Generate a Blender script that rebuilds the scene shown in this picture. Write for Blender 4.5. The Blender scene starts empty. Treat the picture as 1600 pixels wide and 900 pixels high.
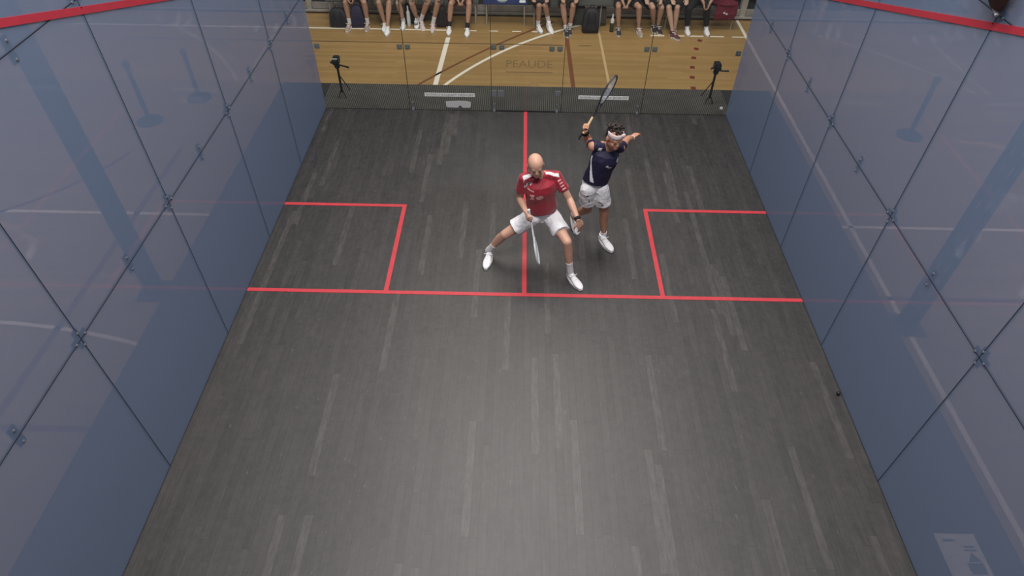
import bpy, bmesh, math, random
from mathutils import Vector as V, Matrix, noise
random.seed(7)
sc = bpy.context.scene
COL = sc.collection
PI = math.pi

# ------------------------------------------------------------------ materials
def new_mat(name):
    m = bpy.data.materials.new(name); m.use_nodes = True
    nt = m.node_tree
    return m, nt, nt.nodes['Principled BSDF']

def mat(name, col, rough=0.6, metal=0.0, spec=0.5, bump=0.0, bscale=40, mottle=0.0, mscale=12, emit=None, alpha=None, sss=0.0, sheen=0.0):
    m, nt, b = new_mat(name)
    b.inputs['Base Color'].default_value = (*col, 1)
    b.inputs['Roughness'].default_value = rough
    b.inputs['Metallic'].default_value = metal
    b.inputs['Specular IOR Level'].default_value = spec
    if sss: 
        b.inputs['Subsurface Weight'].default_value = sss
        b.inputs['Subsurface Radius'].default_value = (0.012, 0.005, 0.003)
        b.inputs['Subsurface Scale'].default_value = 1.0
    if sheen: b.inputs['Sheen Weight'].default_value = sheen
    tc = nt.nodes.new('ShaderNodeTexCoord')
    if mottle:
        n = nt.nodes.new('ShaderNodeTexNoise'); n.inputs['Scale'].default_value = mscale; n.inputs['Detail'].default_value = 4
        nt.links.new(tc.outputs['Object'], n.inputs['Vector'])
        r = nt.nodes.new('ShaderNodeValToRGB')
        r.color_ramp.elements[0].position = 0.3; r.color_ramp.elements[1].position = 0.7
        r.color_ramp.elements[0].color = (*[c * (1 - mottle) for c in col], 1)
        r.color_ramp.elements[1].color = (*[min(1, c * (1 + mottle)) for c in col], 1)
        nt.links.new(n.outputs['Fac'], r.inputs['Fac']); nt.links.new(r.outputs['Color'], b.inputs['Base Color'])
    if bump:
        n = nt.nodes.new('ShaderNodeTexNoise'); n.inputs['Scale'].default_value = bscale; n.inputs['Detail'].default_value = 3
        nt.links.new(tc.outputs['Object'], n.inputs['Vector'])
        bp = nt.nodes.new('ShaderNodeBump'); bp.inputs['Strength'].default_value = bump; bp.inputs['Distance'].default_value = 0.02
        nt.links.new(n.outputs['Fac'], bp.inputs['Height']); nt.links.new(bp.outputs['Normal'], b.inputs['Normal'])
    return m

def math_node(nt, op, a, b=None, c=None):
    n = nt.nodes.new('ShaderNodeMath'); n.operation = op
    for i, v in enumerate((a, b, c)):
        if v is None: continue
        if isinstance(v, (int, float)): n.inputs[i].default_value = v
        else: nt.links.new(v, n.inputs[i])
    return n.outputs[0]

def plank_mat(name, dark, light, w, L, rough, axis='y', streak=0.5, wear=0.0, gap=0.4, spec=0.5):
    """boards running along one axis; every board has its own tone, plus streaks along the grain"""
    m, nt, b = new_mat(name)
    tc = nt.nodes.new('ShaderNodeTexCoord'); sp = nt.nodes.new('ShaderNodeSeparateXYZ')
    nt.links.new(tc.outputs['Object'], sp.inputs[0])
    x, y = (sp.outputs['X'], sp.outputs['Y']) if axis == 'y' else (sp.outputs['Y'], sp.outputs['X'])
    xs = math_node(nt, 'DIVIDE', x, w); row = math_node(nt, 'FLOOR', xs)
    wn = nt.nodes.new('ShaderNodeTexWhiteNoise'); wn.noise_dimensions = '1D'; nt.links.new(row, wn.inputs['W'])
    ys = math_node(nt, 'ADD', math_node(nt, 'DIVIDE', y, L), math_node(nt, 'MULTIPLY', wn.outputs['Value'], 7.3))
    idx = math_node(nt, 'FLOOR', ys)
    cb = nt.nodes.new('ShaderNodeCombineXYZ'); nt.links.new(row, cb.inputs[0]); nt.links.new(idx, cb.inputs[1])
    w2 = nt.nodes.new('ShaderNodeTexWhiteNoise'); w2.noise_dimensions = '2D'; nt.links.new(cb.outputs[0], w2.inputs['Vector'])
    tone = w2.outputs['Value']
    # streaks along the board
    cs = nt.nodes.new('ShaderNodeCombineXYZ')
    nt.links.new(math_node(nt, 'MULTIPLY', x, 1.0 / w * 3.2), cs.inputs[0]); nt.links.new(math_node(nt, 'MULTIPLY', y, 3.6), cs.inputs[1])
    nt.links.new(math_node(nt, 'MULTIPLY', tone, 30.0), cs.inputs[2])
    ns = nt.nodes.new('ShaderNodeTexNoise'); ns.inputs['Scale'].default_value = 1.0; ns.inputs['Detail'].default_value = 5; ns.inputs['Roughness'].default_value = .65
    nt.links.new(cs.outputs[0], ns.inputs['Vector'])
    big = nt.nodes.new('ShaderNodeTexNoise'); big.inputs['Scale'].default_value = 2.4; big.inputs['Detail'].default_value = 8; big.inputs['Roughness'].default_value = .7
    nt.links.new(tc.outputs['Object'], big.inputs['Vector'])
    f = math_node(nt, 'ADD', math_node(nt, 'MULTIPLY', tone, 0.40 * (1 - streak) + .07), math_node(nt, 'MULTIPLY', ns.outputs['Fac'], streak))
    f = math_node(nt, 'ADD', f, math_node(nt, 'MULTIPLY', big.outputs['Fac'], 0.42))
    if wear:
        fine = nt.nodes.new('ShaderNodeTexNoise'); fine.inputs['Scale'].default_value = 16; fine.inputs['Detail'].default_value = 5; fine.inputs['Roughness'].default_value = .7
        nt.links.new(tc.outputs['Object'], fine.inputs['Vector'])
        f = math_node(nt, 'ADD', f, math_node(nt, 'MULTIPLY', math_node(nt, 'SUBTRACT', fine.outputs['Fac'], .5), .75))
    mr = nt.nodes.new('ShaderNodeMapRange'); mr.inputs['From Min'].default_value = .38; mr.inputs['From Max'].default_value = .92
    nt.links.new(f, mr.inputs['Value'])
    mx = nt.nodes.new('ShaderNodeMix'); mx.data_type = 'RGBA'
    mx.inputs['A'].default_value = (*dark, 1); mx.inputs['B'].default_value = (*light, 1)
    nt.links.new(mr.outputs[0], mx.inputs['Factor'])
    colo = mx.outputs['Result']
    if wear:
        # scuffed boards: a few planks with worn stain, broken up along the grain
        pick = math_node(nt, 'GREATER_THAN', tone, 0.92)
        cw = nt.nodes.new('ShaderNodeCombineXYZ')
        nt.links.new(math_node(nt, 'MULTIPLY', x, 26.0), cw.inputs[0]); nt.links.new(math_node(nt, 'MULTIPLY', y, 5.0), cw.inputs[1])
        n3 = nt.nodes.new('ShaderNodeTexNoise'); n3.inputs['Scale'].default_value = 1.0; n3.inputs['Detail'].default_value = 6; n3.inputs['Roughness'].default_value = .75
        nt.links.new(cw.outputs[0], n3.inputs['Vector'])
        r3 = nt.nodes.new('ShaderNodeMapRange'); r3.inputs['From Min'].default_value = .42; r3.inputs['From Max'].default_value = .66
        nt.links.new(n3.outputs['Fac'], r3.inputs['Value'])
        zone = nt.nodes.new('ShaderNodeMapRange'); zone.inputs['From Min'].default_value = 5.4; zone.inputs['From Max'].default_value = 4.3; zone.inputs['To Min'].default_value = .22
        nt.links.new(sp.outputs['Y'], zone.inputs['Value']); pick = math_node(nt, 'MULTIPLY', pick, zone.outputs[0])
        wf = math_node(nt, 'MULTIPLY', pick, math_node(nt, 'MULTIPLY', r3.outputs[0], wear))
        m2 = nt.nodes.new('ShaderNodeMix'); m2.data_type = 'RGBA'; nt.links.new(wf, m2.inputs['Factor']); nt.links.new(colo, m2.inputs['A'])
        m2.inputs['B'].default_value = (*[c * 2.0 for c in light], 1); colo = m2.outputs['Result']
        # thin pale scratches
        cz = nt.nodes.new('ShaderNodeCombineXYZ')
        nt.links.new(math_node(nt, 'MULTIPLY', x, 30.0), cz.inputs[0]); nt.links.new(math_node(nt, 'MULTIPLY', y, 6.0), cz.inputs[1])
        n4 = nt.nodes.new('ShaderNodeTexNoise'); n4.inputs['Scale'].default_value = 1.6; n4.inputs['Detail'].default_value = 2
        nt.links.new(cz.outputs[0], n4.inputs['Vector'])
        r4 = nt.nodes.new('ShaderNodeMapRange'); r4.inputs['From Min'].default_value = .70; r4.inputs['From Max'].default_value = .76
        nt.links.new(n4.outputs['Fac'], r4.inputs['Value'])
        m4 = nt.nodes.new('ShaderNodeMix'); m4.data_type = 'RGBA'; nt.links.new(math_node(nt, 'MULTIPLY', r4.outputs[0], .55), m4.inputs['Factor']); nt.links.new(colo, m4.inputs['A'])
        m4.inputs['B'].default_value = (*[c * 3.2 for c in light], 1); colo = m4.outputs['Result']
    # gaps between boards
    fx = math_node(nt, 'FRACT', xs); fy = math_node(nt, 'FRACT', ys)
    g1 = math_node(nt, 'LESS_THAN', fx, 0.045); g2 = math_node(nt, 'LESS_THAN', fy, 0.004)
    g = math_node(nt, 'MULTIPLY', math_node(nt, 'MAXIMUM', g1, g2), gap)
    m3 = nt.nodes.new('ShaderNodeMix'); m3.data_type = 'RGBA'; nt.links.new(g, m3.inputs['Factor']); nt.links.new(colo, m3.inputs['A'])
    m3.inputs['B'].default_value = (*[c * .35 for c in dark], 1)
    nt.links.new(m3.outputs['Result'], b.inputs['Base Color'])
    rr = nt.nodes.new('ShaderNodeMapRange'); rr.inputs['To Min'].default_value = rough - .06; rr.inputs['To Max'].default_value = rough + .08
    nt.links.new(ns.outputs['Fac'], rr.inputs['Value']); nt.links.new(rr.outputs[0], b.inputs['Roughness'])
    b.inputs['Specular IOR Level'].default_value = spec
    bp = nt.nodes.new('ShaderNodeBump'); bp.inputs['Strength'].default_value = .12; bp.inputs['Distance'].default_value = .002
    nt.links.new(math_node(nt, 'SUBTRACT', ns.outputs['Fac'], g), bp.inputs['Height']); nt.links.new(bp.outputs['Normal'], b.inputs['Normal'])
    return m

def glass_mat(name, tint, frit_col, frit, gloss=0.5, rough=0.02):
    """toughened panel: clear body, printed dot screen (frit) and the glass's own reflection"""
    m = bpy.data.materials.new(name); m.use_nodes = True; nt = m.node_tree
    for n in list(nt.nodes): nt.nodes.remove(n)
    out = nt.nodes.new('ShaderNodeOutputMaterial')
    tr = nt.nodes.new('ShaderNodeBsdfTransparent'); tr.inputs[0].default_value = (*tint, 1)
    di = nt.nodes.new('ShaderNodeBsdfDiffuse'); di.inputs[0].default_value = (*frit_col, 1)
    tl = nt.nodes.new('ShaderNodeBsdfTranslucent'); tl.inputs[0].default_value = (*frit_col, 1)
    ad = nt.nodes.new('ShaderNodeMixShader'); ad.inputs[0].default_value = .25
    nt.links.new(di.outputs[0], ad.inputs[1]); nt.links.new(tl.outputs[0], ad.inputs[2])
    mx = nt.nodes.new('ShaderNodeMixShader'); mx.inputs[0].default_value = frit
    nt.links.new(tr.outputs[0], mx.inputs[1]); nt.links.new(ad.outputs[0], mx.inputs[2])
    gl = nt.nodes.new('ShaderNodeBsdfGlossy'); gl.inputs['Roughness'].default_value = rough; gl.inputs[0].default_value = (.9, .95, 1, 1)
    fr = nt.nodes.new('ShaderNodeFresnel'); fr.inputs[0].default_value = 1.45
    m2 = nt.nodes.new('ShaderNodeMixShader')
    nt.links.new(math_node(nt, 'MULTIPLY', fr.outputs[0], gloss), m2.inputs[0])
    nt.links.new(mx.outputs[0], m2.inputs[1]); nt.links.new(gl.outputs[0], m2.inputs[2])
    nt.links.new(m2.outputs[0], out.inputs[0])
    return m

def rib_mat():
    m, nt, b = new_mat('ribbed_deck')
    tc = nt.nodes.new('ShaderNodeTexCoord'); sp = nt.nodes.new('ShaderNodeSeparateXYZ'); nt.links.new(tc.outputs['Object'], sp.inputs[0])
    f = math_node(nt, 'FRACT', math_node(nt, 'DIVIDE', sp.outputs['X'], .0333))
    g = math_node(nt, 'SINE', math_node(nt, 'MULTIPLY', f, 2 * PI))
    mr = nt.nodes.new('ShaderNodeMapRange'); mr.inputs['From Min'].default_value = -1; mr.inputs['From Max'].default_value = 1
    nt.links.new(g, mr.inputs['Value'])
    n = nt.nodes.new('ShaderNodeTexNoise'); n.inputs['Scale'].default_value = 3; n.inputs['Detail'].default_value = 4; nt.links.new(tc.outputs['Object'], n.inputs['Vector'])
    mx = nt.nodes.new('ShaderNodeMix'); mx.data_type = 'RGBA'; mx.inputs['A'].default_value = (.016, .015, .015, 1); mx.inputs['B'].default_value = (.12, .115, .10, 1)
    nt.links.new(math_node(nt, 'MULTIPLY', mr.outputs[0], math_node(nt, 'ADD', n.outputs['Fac'], .3)), mx.inputs['Factor'])
    nt.links.new(mx.outputs['Result'], b.inputs['Base Color']); b.inputs['Roughness'].default_value = .6
    bp = nt.nodes.new('ShaderNodeBump'); bp.inputs['Strength'].default_value = .6; bp.inputs['Distance'].default_value = .004
    nt.links.new(g, bp.inputs['Height']); nt.links.new(bp.outputs['Normal'], b.inputs['Normal'])
    return m

M = {
 'court': plank_mat('black_stained_boards', (.0095, .0086, .0080), (.038, .0345, .032), .075, 1.15, .50, 'y', .66, .75, .75, .85),
 'gym': plank_mat('gym_parquet', (.30, .185, .068), (.39, .25, .10), .07, 1.6, .42, 'x', .30, 0, .22),
 'deck': rib_mat(),
 'black': mat('black_paint', (.012, .012, .013), .45),
 'deck_side': mat('deck_edge', (.02, .02, .02), .6),
 'red_line': mat('red_line_paint', (.52, .042, .055), .5, mottle=.08),
 'red_tape': mat('red_tape', (.42, .032, .052), .45, mottle=.06),
 'glass_side': glass_mat('dotted_blue_glass', (.84, .75, .72), (.265, .365, .55), .46, .20),
 'glass_back': glass_mat('clear_glass', (.95, .965, .95), (.5, .52, .55), .015, .35),
 'seal': mat('dark_silicone', (.010, .010, .014), .6),
 'seal_back': mat('amber_silicone', (.06, .04, .015), .6),
 'clamp': mat('brushed_clamp', (.32, .34, .38), .35, .7),
 'clamp_dark': mat('clamp_plate', (.10, .12, .17), .5, .1), 'clamp_back': mat('greenish_clamp_plate', (.25, .27, .24), .5),
 'steel': mat('steel', (.42, .42, .42), .35, .8),
 'white_line': mat('white_floor_line', (.80, .74, .62), .5),
 'brown_line': mat('brown_floor_line', (.17, .062, .022), .5),
 'dark_line': mat('dark_floor_line', (.07, .04, .02), .5),
 'dred_line': mat('dark_red_floor_line', (.16, .022, .018), .5),
 'sign': mat('sign_white', (.80, .80, .77), .5, mottle=.1, mscale=30),
 'sign_txt': mat('sign_ink', (.22, .22, .22), .6),
 'logo_txt': mat('etched_lettering', (.33, .22, .10), .6),
 'skin1': mat('fair_skin', (.60, .345, .245), .5, mottle=.06, mscale=9, sss=.08),
 'skin2': mat('tan_skin', (.50, .25, .155), .5, mottle=.08, mscale=9, sss=.08),
 'stubble': mat('shaved_hair', (.40, .26, .21), .6, mottle=.08, mscale=60),
 'red_shirt': mat('red_jersey', (.31, .010, .026), .65, bump=.35, bscale=11, sheen=.2),
 'pink_print': mat('pale_print', (.75, .42, .40), .6),
 'white_cloth': mat('white_cloth', (.78, .78, .80), .7, bump=.35, bscale=12),
 'sock': mat('white_knit', (.72, .68, .68), .85, bump=.3, bscale=90),
 'navy': mat('navy_jersey', (.009, .008, .036), .7, bump=.35, bscale=11),
 'ink': mat('dark_print', (.03, .03, .07), .6),
 'hair': mat('dark_brown_hair', (.022, .014, .010), .6, bump=.8, bscale=60),
 'band_black': mat('black_terry', (.010, .010, .010), .9, bump=.3, bscale=120),
 'band_white': mat('white_headband', (.72, .60, .60), .8, bump=.3, bscale=60),
 'shoe': mat('white_shoe_upper', (.80, .79, .80), .5, bump=.15, bscale=30),
 'sole': mat('pale_sole', (.66, .66, .66), .6),
 'lace': mat('white_laces', (.85, .85, .85), .8),
 'eye_w': mat('eye_white', (.40, .34, .30), .5),
 'eye_d': mat('eye_dark', (.02, .012, .008), .6),
 'brow': mat('eyebrow', (.20, .11, .075), .8),
 'lip': mat('lips', (.42, .15, .12), .5),
 'frame_w': mat('racket_white', (.72, .74, .76), .35),
 'frame_d': mat('racket_dark', (.03, .03, .035), .35),
 'grip_w': mat('white_grip_tape', (.8, .8, .8), .8, bump=.4, bscale=70),
 'grip_y': mat('cream_grip_tape', (.66, .50, .30), .8, bump=.4, bscale=70),
 'string': mat('racket_string', (.62, .66, .72), .4),
 'bench_w': mat('bleacher_board', (.085, .088, .078), .6, mottle=.2, mscale=4),
 'bench_b': mat('blue_seat_plastic', (.025, .04, .13), .45),
 'rail': mat('worn_aluminium', (.42, .40, .36), .45, .3, mottle=.15, mscale=5),
 'riser': mat('grey_riser', (.27, .25, .23), .6, mottle=.2, mscale=6),
 'void': mat('dark_backing', (.012, .012, .013), .8),
 'truss': mat('truss_black', (.03, .035, .045), .5),
 'bag_black': mat('black_nylon', (.012, .011, .014), .7, bump=.4, bscale=25),
 'bag_navy': mat('navy_nylon', (.018, .016, .045), .7, bump=.4, bscale=25),
 'bag_grey': mat('grey_green_nylon', (.05, .055, .045), .7, bump=.4, bscale=25),
 'plastic_clear': mat('milky_plastic', (.62, .64, .66), .3),
 'plastic_dark': mat('dark_olive_plastic', (.04, .045, .02), .4),
 'paper': mat('notice_paper', (.78, .82, .82), .7),
 'metal_dark': mat('gunmetal', (.02, .02, .022), .4, .4),
}

# ------------------------------------------------------------------ helpers
def tag(o, label=None, cat=None, group=None, kind=None):
    if label: o['label'] = label
    if cat: o['category'] = cat
    if group: o['group'] = group
    if kind: o['kind'] = kind
    return o

def empty(name, loc=(0, 0, 0), **k):
    o = bpy.data.objects.new(name, None); COL.objects.link(o); o.location = loc; o.empty_display_size = .1
    return tag(o, **k)

def link(name, me, mats, parent=None, smooth=True, loc=None):
    o = bpy.data.objects.new(name, me); COL.objects.link(o)
    if not isinstance(mats, (list, tuple)): mats = [mats]
    for m in mats: me.materials.append(M[m] if isinstance(m, str) else m)
    for p in me.polygons: p.use_smooth = smooth
    if parent:
        o.parent = parent
        bpy_loc = V((0, 0, 0)); p = parent
        while p: bpy_loc += V(p.location); p = p.parent
        o.location = -bpy_loc          # meshes are written in world coordinates; thing origins are unrotated
    return o

def obj(name, bm, mats, parent=None, smooth=False):
    bmesh.ops.recalc_face_normals(bm, faces=bm.faces)
    me = bpy.data.meshes.new(name); bm.to_mesh(me); bm.free()
    o = link(name, me, mats, parent, smooth)
    if smooth: o.data.set_sharp_from_angle(angle=.9)
    if not parent:                      # thing's origin at its own base
        recentre(o)
    return o

def recentre(o):
    vs = [v.co for v in o.data.vertices]
    c = V((sum(v.x for v in vs) / len(vs), sum(v.y for v in vs) / len(vs), min(v.z for v in vs)))
    o.data.transform(Matrix.Translation(-c)); o.location = c

def box(bm, x0, x1, y0, y1, z0, z1, bev=0):
    r = bmesh.ops.create_cube(bm, size=1)
    vs = r['verts']
    for v in vs:
        v.co = V(((x0 + x1) / 2 + v.co.x * (x1 - x0), (y0 + y1) / 2 + v.co.y * (y1 - y0), (z0 + z1) / 2 + v.co.z * (z1 - z0)))
    if bev:
        es = list({e for v in vs for e in v.link_edges})
        bmesh.ops.bevel(bm, geom=es, offset=bev, segments=2, affect='EDGES')
    return vs

def frame_of(d):
    d = V(d).normalized()
    a = V((0, 0, 1)) if abs(d.z) < .9 else V((0, 1, 0))
    s = d.cross(a).normalized(); return d, s, s.cross(d).normalized()

def rings(bm, secs, n=16, cap=True):
    """secs: (centre, axis_a, axis_b) -> closed loft through ellipses"""
    R = []
    for c, a, b in secs:
        c = V(c); R.append([bm.verts.new(c + V(a) * math.cos(2 * PI * i / n) + V(b) * math.sin(2 * PI * i / n)) for i in range(n)])
    for r0, r1 in zip(R, R[1:]):
        for i in range(n): bm.faces.new((r0[i], r0[(i + 1) % n], r1[(i + 1) % n], r1[i]))
    if cap:
        bm.faces.new(R[0][::-1]); bm.faces.new(R[-1])
    return R

def tube(bm, pts, rad, n=12, cap=True):
    pts = [V(p) for p in pts]
    if isinstance(rad, (int, float)): rad = [rad] * len(pts)
    secs = []; prev = None
    for i, p in enumerate(pts):
        d = (pts[min(i + 1, len(pts) - 1)] - pts[max(i - 1, 0)]).normalized()
        if prev is None: _, s, u = frame_of(d)
        else:
            s = (prev - d * prev.dot(d)).normalized(); u = s.cross(d).normalized()
        prev = s
        secs.append((p, s * rad[i], d.cross(s) * rad[i]))
    return rings(bm, secs, n, cap)

def ball(bm, c, r, axes=None, seg=16):
    if isinstance(r, (int, float)): r = (r, r, r)
    X, Y, Z = axes if axes else (V((1, 0, 0)), V((0, 1, 0)), V((0, 0, 1)))
    c = V(c); m = max(6, seg * 2 // 3); new = bm.verts.new
    top = new(c + Z * r[2]); bot = new(c - Z * r[2]); R = []
    for j in range(1, m):
        t = PI * j / m; st_, ct = math.sin(t), math.cos(t)
        R.append([new(c + X * (r[0] * st_ * math.cos(2 * PI * i / seg)) + Y * (r[1] * st_ * math.sin(2 * PI * i / seg)) + Z * (r[2] * ct)) for i in range(seg)])
    for i in range(seg):
        k = (i + 1) % seg
        bm.faces.new((top, R[0][i], R[0][k])); bm.faces.new((bot, R[-1][k], R[-1][i]))
        for A, B in zip(R, R[1:]): bm.faces.new((A[i], B[i], B[k], A[k]))

def capsule(bm, pts, rad, n=14):
    tube(bm, pts, rad, n)
    for p, r in zip(pts, rad): ball(bm, p, r * .995, seg=n)

def fuse(bm, voxel, smooth=6, factor=.5):
    """overlapping closed solids -> one continuous skin"""
    bmesh.ops.recalc_face_normals(bm, faces=bm.faces)
    me = bpy.data.meshes.new('tmp'); bm.to_mesh(me); bm.free()
    t = bpy.data.objects.new('tmp', me); COL.objects.link(t)
    m = t.modifiers.new('r', 'REMESH'); m.mode = 'VOXEL'; m.voxel_size = voxel; m.use_smooth_shade = True
    if smooth:
        s = t.modifiers.new('s', 'SMOOTH'); s.iterations = smooth; s.factor = factor
    dg = bpy.context.evaluated_depsgraph_get(); dg.update()
    out = bpy.data.meshes.new_from_object(t.evaluated_get(dg))
    bpy.data.objects.remove(t); bpy.data.meshes.remove(me)
    return out

def wrinkle(me, fn):
    co = [v.co.copy() for v in me.vertices]; no = [v.normal.copy() for v in me.vertices]; flat = []
    for c, n in zip(co, no): flat.extend(c + n * fn(c))
    me.vertices.foreach_set('co', flat); me.update()

def paint(me, slot, test):
    for p in me.polygons:
        if test(p.center, p.normal): p.material_index = slot

def text_obj(name, body, size, m, parent, mat4, width=None, depth=.0006, offset=0):
    cu = bpy.data.curves.new(name, 'FONT'); cu.body = body; cu.size = size; cu.align_x = 'CENTER'; cu.align_y = 'CENTER'; cu.extrude = depth; cu.offset = offset
    t = bpy.data.objects.new('tmp', cu); COL.objects.link(t)
    dg = bpy.context.evaluated_depsgraph_get(); dg.update()
    me = bpy.data.meshes.new_from_object(t.evaluated_get(dg)); bpy.data.objects.remove(t)
    if width:
        xs = [v.co.x for v in me.vertices]; k = width / (max(xs) - min(xs)); me.transform(Matrix.Diagonal((k, 1, 1, 1)))
    me.transform(mat4)
    me.materials.clear()
    return link(name, me, m, parent, smooth=False)

def copy_tree(o, parent=None):
    c = o.copy(); COL.objects.link(c)
    if parent: c.parent = parent
    for ch in list(o.children): copy_tree(ch, c)
    return c

# ------------------------------------------------------------------ the place: sizes (metres)
HW = 3.2            # half court width
BY = 9.58           # back wall
SY = 5.465          # short line
GZ = -.12           # gym floor level
DX, DY = 4.12, 10.42  # edge of the court's deck outside the walls

# gym floor
bm = bmesh.new(); box(bm, -13, 13, -3, 17.5, GZ - .05, GZ)
tag(obj('floor', bm, 'gym'), kind='structure', label='warm parquet sports hall floor around the glass court')
# court floor
bm = bmesh.new(); box(bm, -HW, HW, -.3, BY, -.04, 0)
tag(obj('floor', bm, 'court'), kind='structure', label='black stained plank floor of the squash court')
# deck round the outside
bm = bmesh.new()
box(bm, -3.30, 3.30, BY + .02, DY, GZ, 0.0)
tag(obj('floor', bm, ['deck']), kind='structure', label='ribbed dark deck strip behind the back glass')
for s in (-1, 1):
    bm = bmesh.new(); xa, xb = sorted((s * (HW + .02), s * DX)); box(bm, xa, xb, -.3, DY, GZ, -.002)
    tag(obj('floor', bm, 'deck_side'), kind='structure', label='plain dark deck strip outside the %s side glass' % ('left' if s < 0 else 'right'))
bm = bmesh.new(); box(bm, -13, 13, 17.3, 17.5, GZ, 5)
tag(obj('wall_back', bm, 'void'), kind='structure', label='dark far wall of the hall')

# court markings
def line_thing(name, quads, m, z, label, cat, th=.003, group=None):
    bm = bmesh.new()
    for q in quads:
        lo = [bm.verts.new((x, y, z)) for x, y in q]; hi = [bm.verts.new((x, y, z + th)) for x, y in q]
        n = len(q)
        bm.faces.new(lo[::-1]); bm.faces.new(hi)
        for i in range(n): bm.faces.new((lo[i], lo[(i + 1) % n], hi[(i + 1) % n], hi[i]))
    o = obj(name, bm, m); tag(o, label=label, cat=cat, group=group); return o
def rect(x0, x1, y0, y1): return [(x0, y0), (x1, y0), (x1, y1), (x0, y1)]
def strip(pts, w):
    pts = [V((*p, 0)) for p in pts]; L, R = [], []
    for i, p in enumerate(pts):
        d = (pts[min(i + 1, len(pts) - 1)] - pts[max(i - 1, 0)]).normalized(); s = V((-d.y, d.x, 0)) * w / 2
        L.append(p + s); R.append(p - s)
    return [[(L[i].x, L[i].y), (R[i].x, R[i].y), (R[i + 1].x, R[i + 1].y), (L[i + 1].x, L[i + 1].y)] for i in range(len(pts) - 1)]
def arc_pts(pts, n=24):
    # circle through three points
    (ax, ay), (bx, by), (cx, cy) = pts
    d = 2 * (ax * (by - cy) + bx * (cy - ay) + cx * (ay - by))
    ux = ((ax * ax + ay * ay) * (by - cy) + (bx * bx + by * by) * (cy - ay) + (cx * cx + cy * cy) * (ay - by)) / d
    uy = ((ax * ax + ay * ay) * (cx - bx) + (bx * bx + by * by) * (ax - cx) + (cx * cx + cy * cy) * (bx - ax)) / d
    r = math.hypot(ax - ux, ay - uy); t0 = math.atan2(ay - uy, ax - ux); t1 = math.atan2(cy - uy, cx - ux)
    if t1 - t0 > PI: t1 -= 2 * PI
    if t1 - t0 < -PI: t1 += 2 * PI
    return [(ux + r * math.cos(t0 + (t1 - t0) * i / n), uy + r * math.sin(t0 + (t1 - t0) * i / n)) for i in range(n + 1)]

w = .026
line_thing('short_line', [rect(-HW, HW, SY - w, SY + w)], 'red_line', .0005, 'long red short line running wall to wall across the court', 'court line')
line_thing('half_court_line', [rect(-w, w, SY + w, BY)], 'red_line', .0005, 'red half court line running from the short line to the door', 'court line')
BXX, BYY = 1.60, 7.085
for s, nm in ((-1, 'left'), (1, 'right')):
    xa, xb = sorted((s * (BXX - w), s * (BXX + w))); xc, xd = sorted((s * HW, s * (BXX - w)))
    line_thing('service_box_line', [rect(xa, xb, SY + w, BYY - w), rect(xc, xd, BYY - w, BYY + w)], 'red_line', .0005,
               'red L-shaped service box line against the %s glass wall' % nm, 'court line')

# gym floor markings
GL = GZ + .0005
ll = lambda q, m, label: line_thing('floor_line', q, m, GL, label, 'floor line', .0015)
ll([rect(-9, -1.5, 12.86, 12.91)], 'white_line', 'solid white floor line under the left spectators\' shoes')
q = [rect(x, x + .17, 12.86, 12.90) for x in (-1.15, -.72, -.27, .12)] + [rect(x, x + .27, 12.78, 12.83) for x in (2.45, 2.85, 3.22, 3.62)] + [rect(4.05, 4.3, 12.78, 12.82)]
ll(q, 'white_line', 'dashed white floor line in front of the bleacher')
ll([rect(-7.5, .72, 12.28, 12.305), rect(1.02, 1.25, 12.28, 12.30)], 'dark_line', 'thin dark floor line crossing behind the glass door')
ll(strip([(-1.51, 12.55), (-1.57, DY + .02)], .085), 'white_line', 'straight white floor line left of the glass door')
ll(strip(arc_pts([(-2.0, 10.44), (-.684, 12.12), (.561, 13.38)]), .05), 'brown_line', 'brown curved floor line crossing behind the glass door')
ll(strip(arc_pts([(-1.50, 10.45), (-.669, 11.724), (1.15, 13.27)]), .06), 'white_line', 'white curved floor line crossing behind the glass door')
ll(strip([(.80, 12.6), (.83, DY + .02)], .075), 'brown_line', 'straight dark brown floor line right of the glass door')
ll(strip([(1.44, 13.2), (1.46, DY + .02)], .045), mat('faded_line', (.55, .38, .2), .5), 'faded pale floor line behind the raised racket')
rd = arc_pts([(3.44, 12.75), (3.03, 11.45), (2.9, 10.55)], 23)
ll([s for i, s in enumerate(strip(rd, .085)) if i % 4 in (1,)], 'dred_line', 'dark red dashed curve of floor tape at the right')
ll([rect(-9, -DX - .02, 6.94, 6.99)], 'white_line', 'white cross line on the floor outside the left glass wall')
ll([rect(DX + .02, 9, 6.94, 6.99)], 'white_line', 'white cross line on the floor outside the right glass wall')
ll([rect(4.30, 4.36, 0, 13.7)], 'white_line', 'long white line along the right edge of the deck')
ll([rect(-5.22, -5.14, 2.5, 8.5)], 'brown_line', 'dark line parallel to the left glass wall')
ll([rect(-9, -DX - .02, 3.60, 3.67)], 'brown_line', 'dark cross line outside the left wall near the front')
ll([rect(DX + .02, 9, 5.61, 5.67)], 'brown_line', 'dark cross line outside the right wall')
ll(strip(arc_pts([(-8.5, 4.7), (-5.87, 4.99), (-4.16, 4.70)]), .05), 'white_line', 'white curved floor line outside the left glass wall')
ll(strip(arc_pts([(-5.9, 8.4), (-6.33, 7.6), (-7.3, 6.75)]), .06), 'brown_line', 'short dark arc on the floor outside the left wall')

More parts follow.
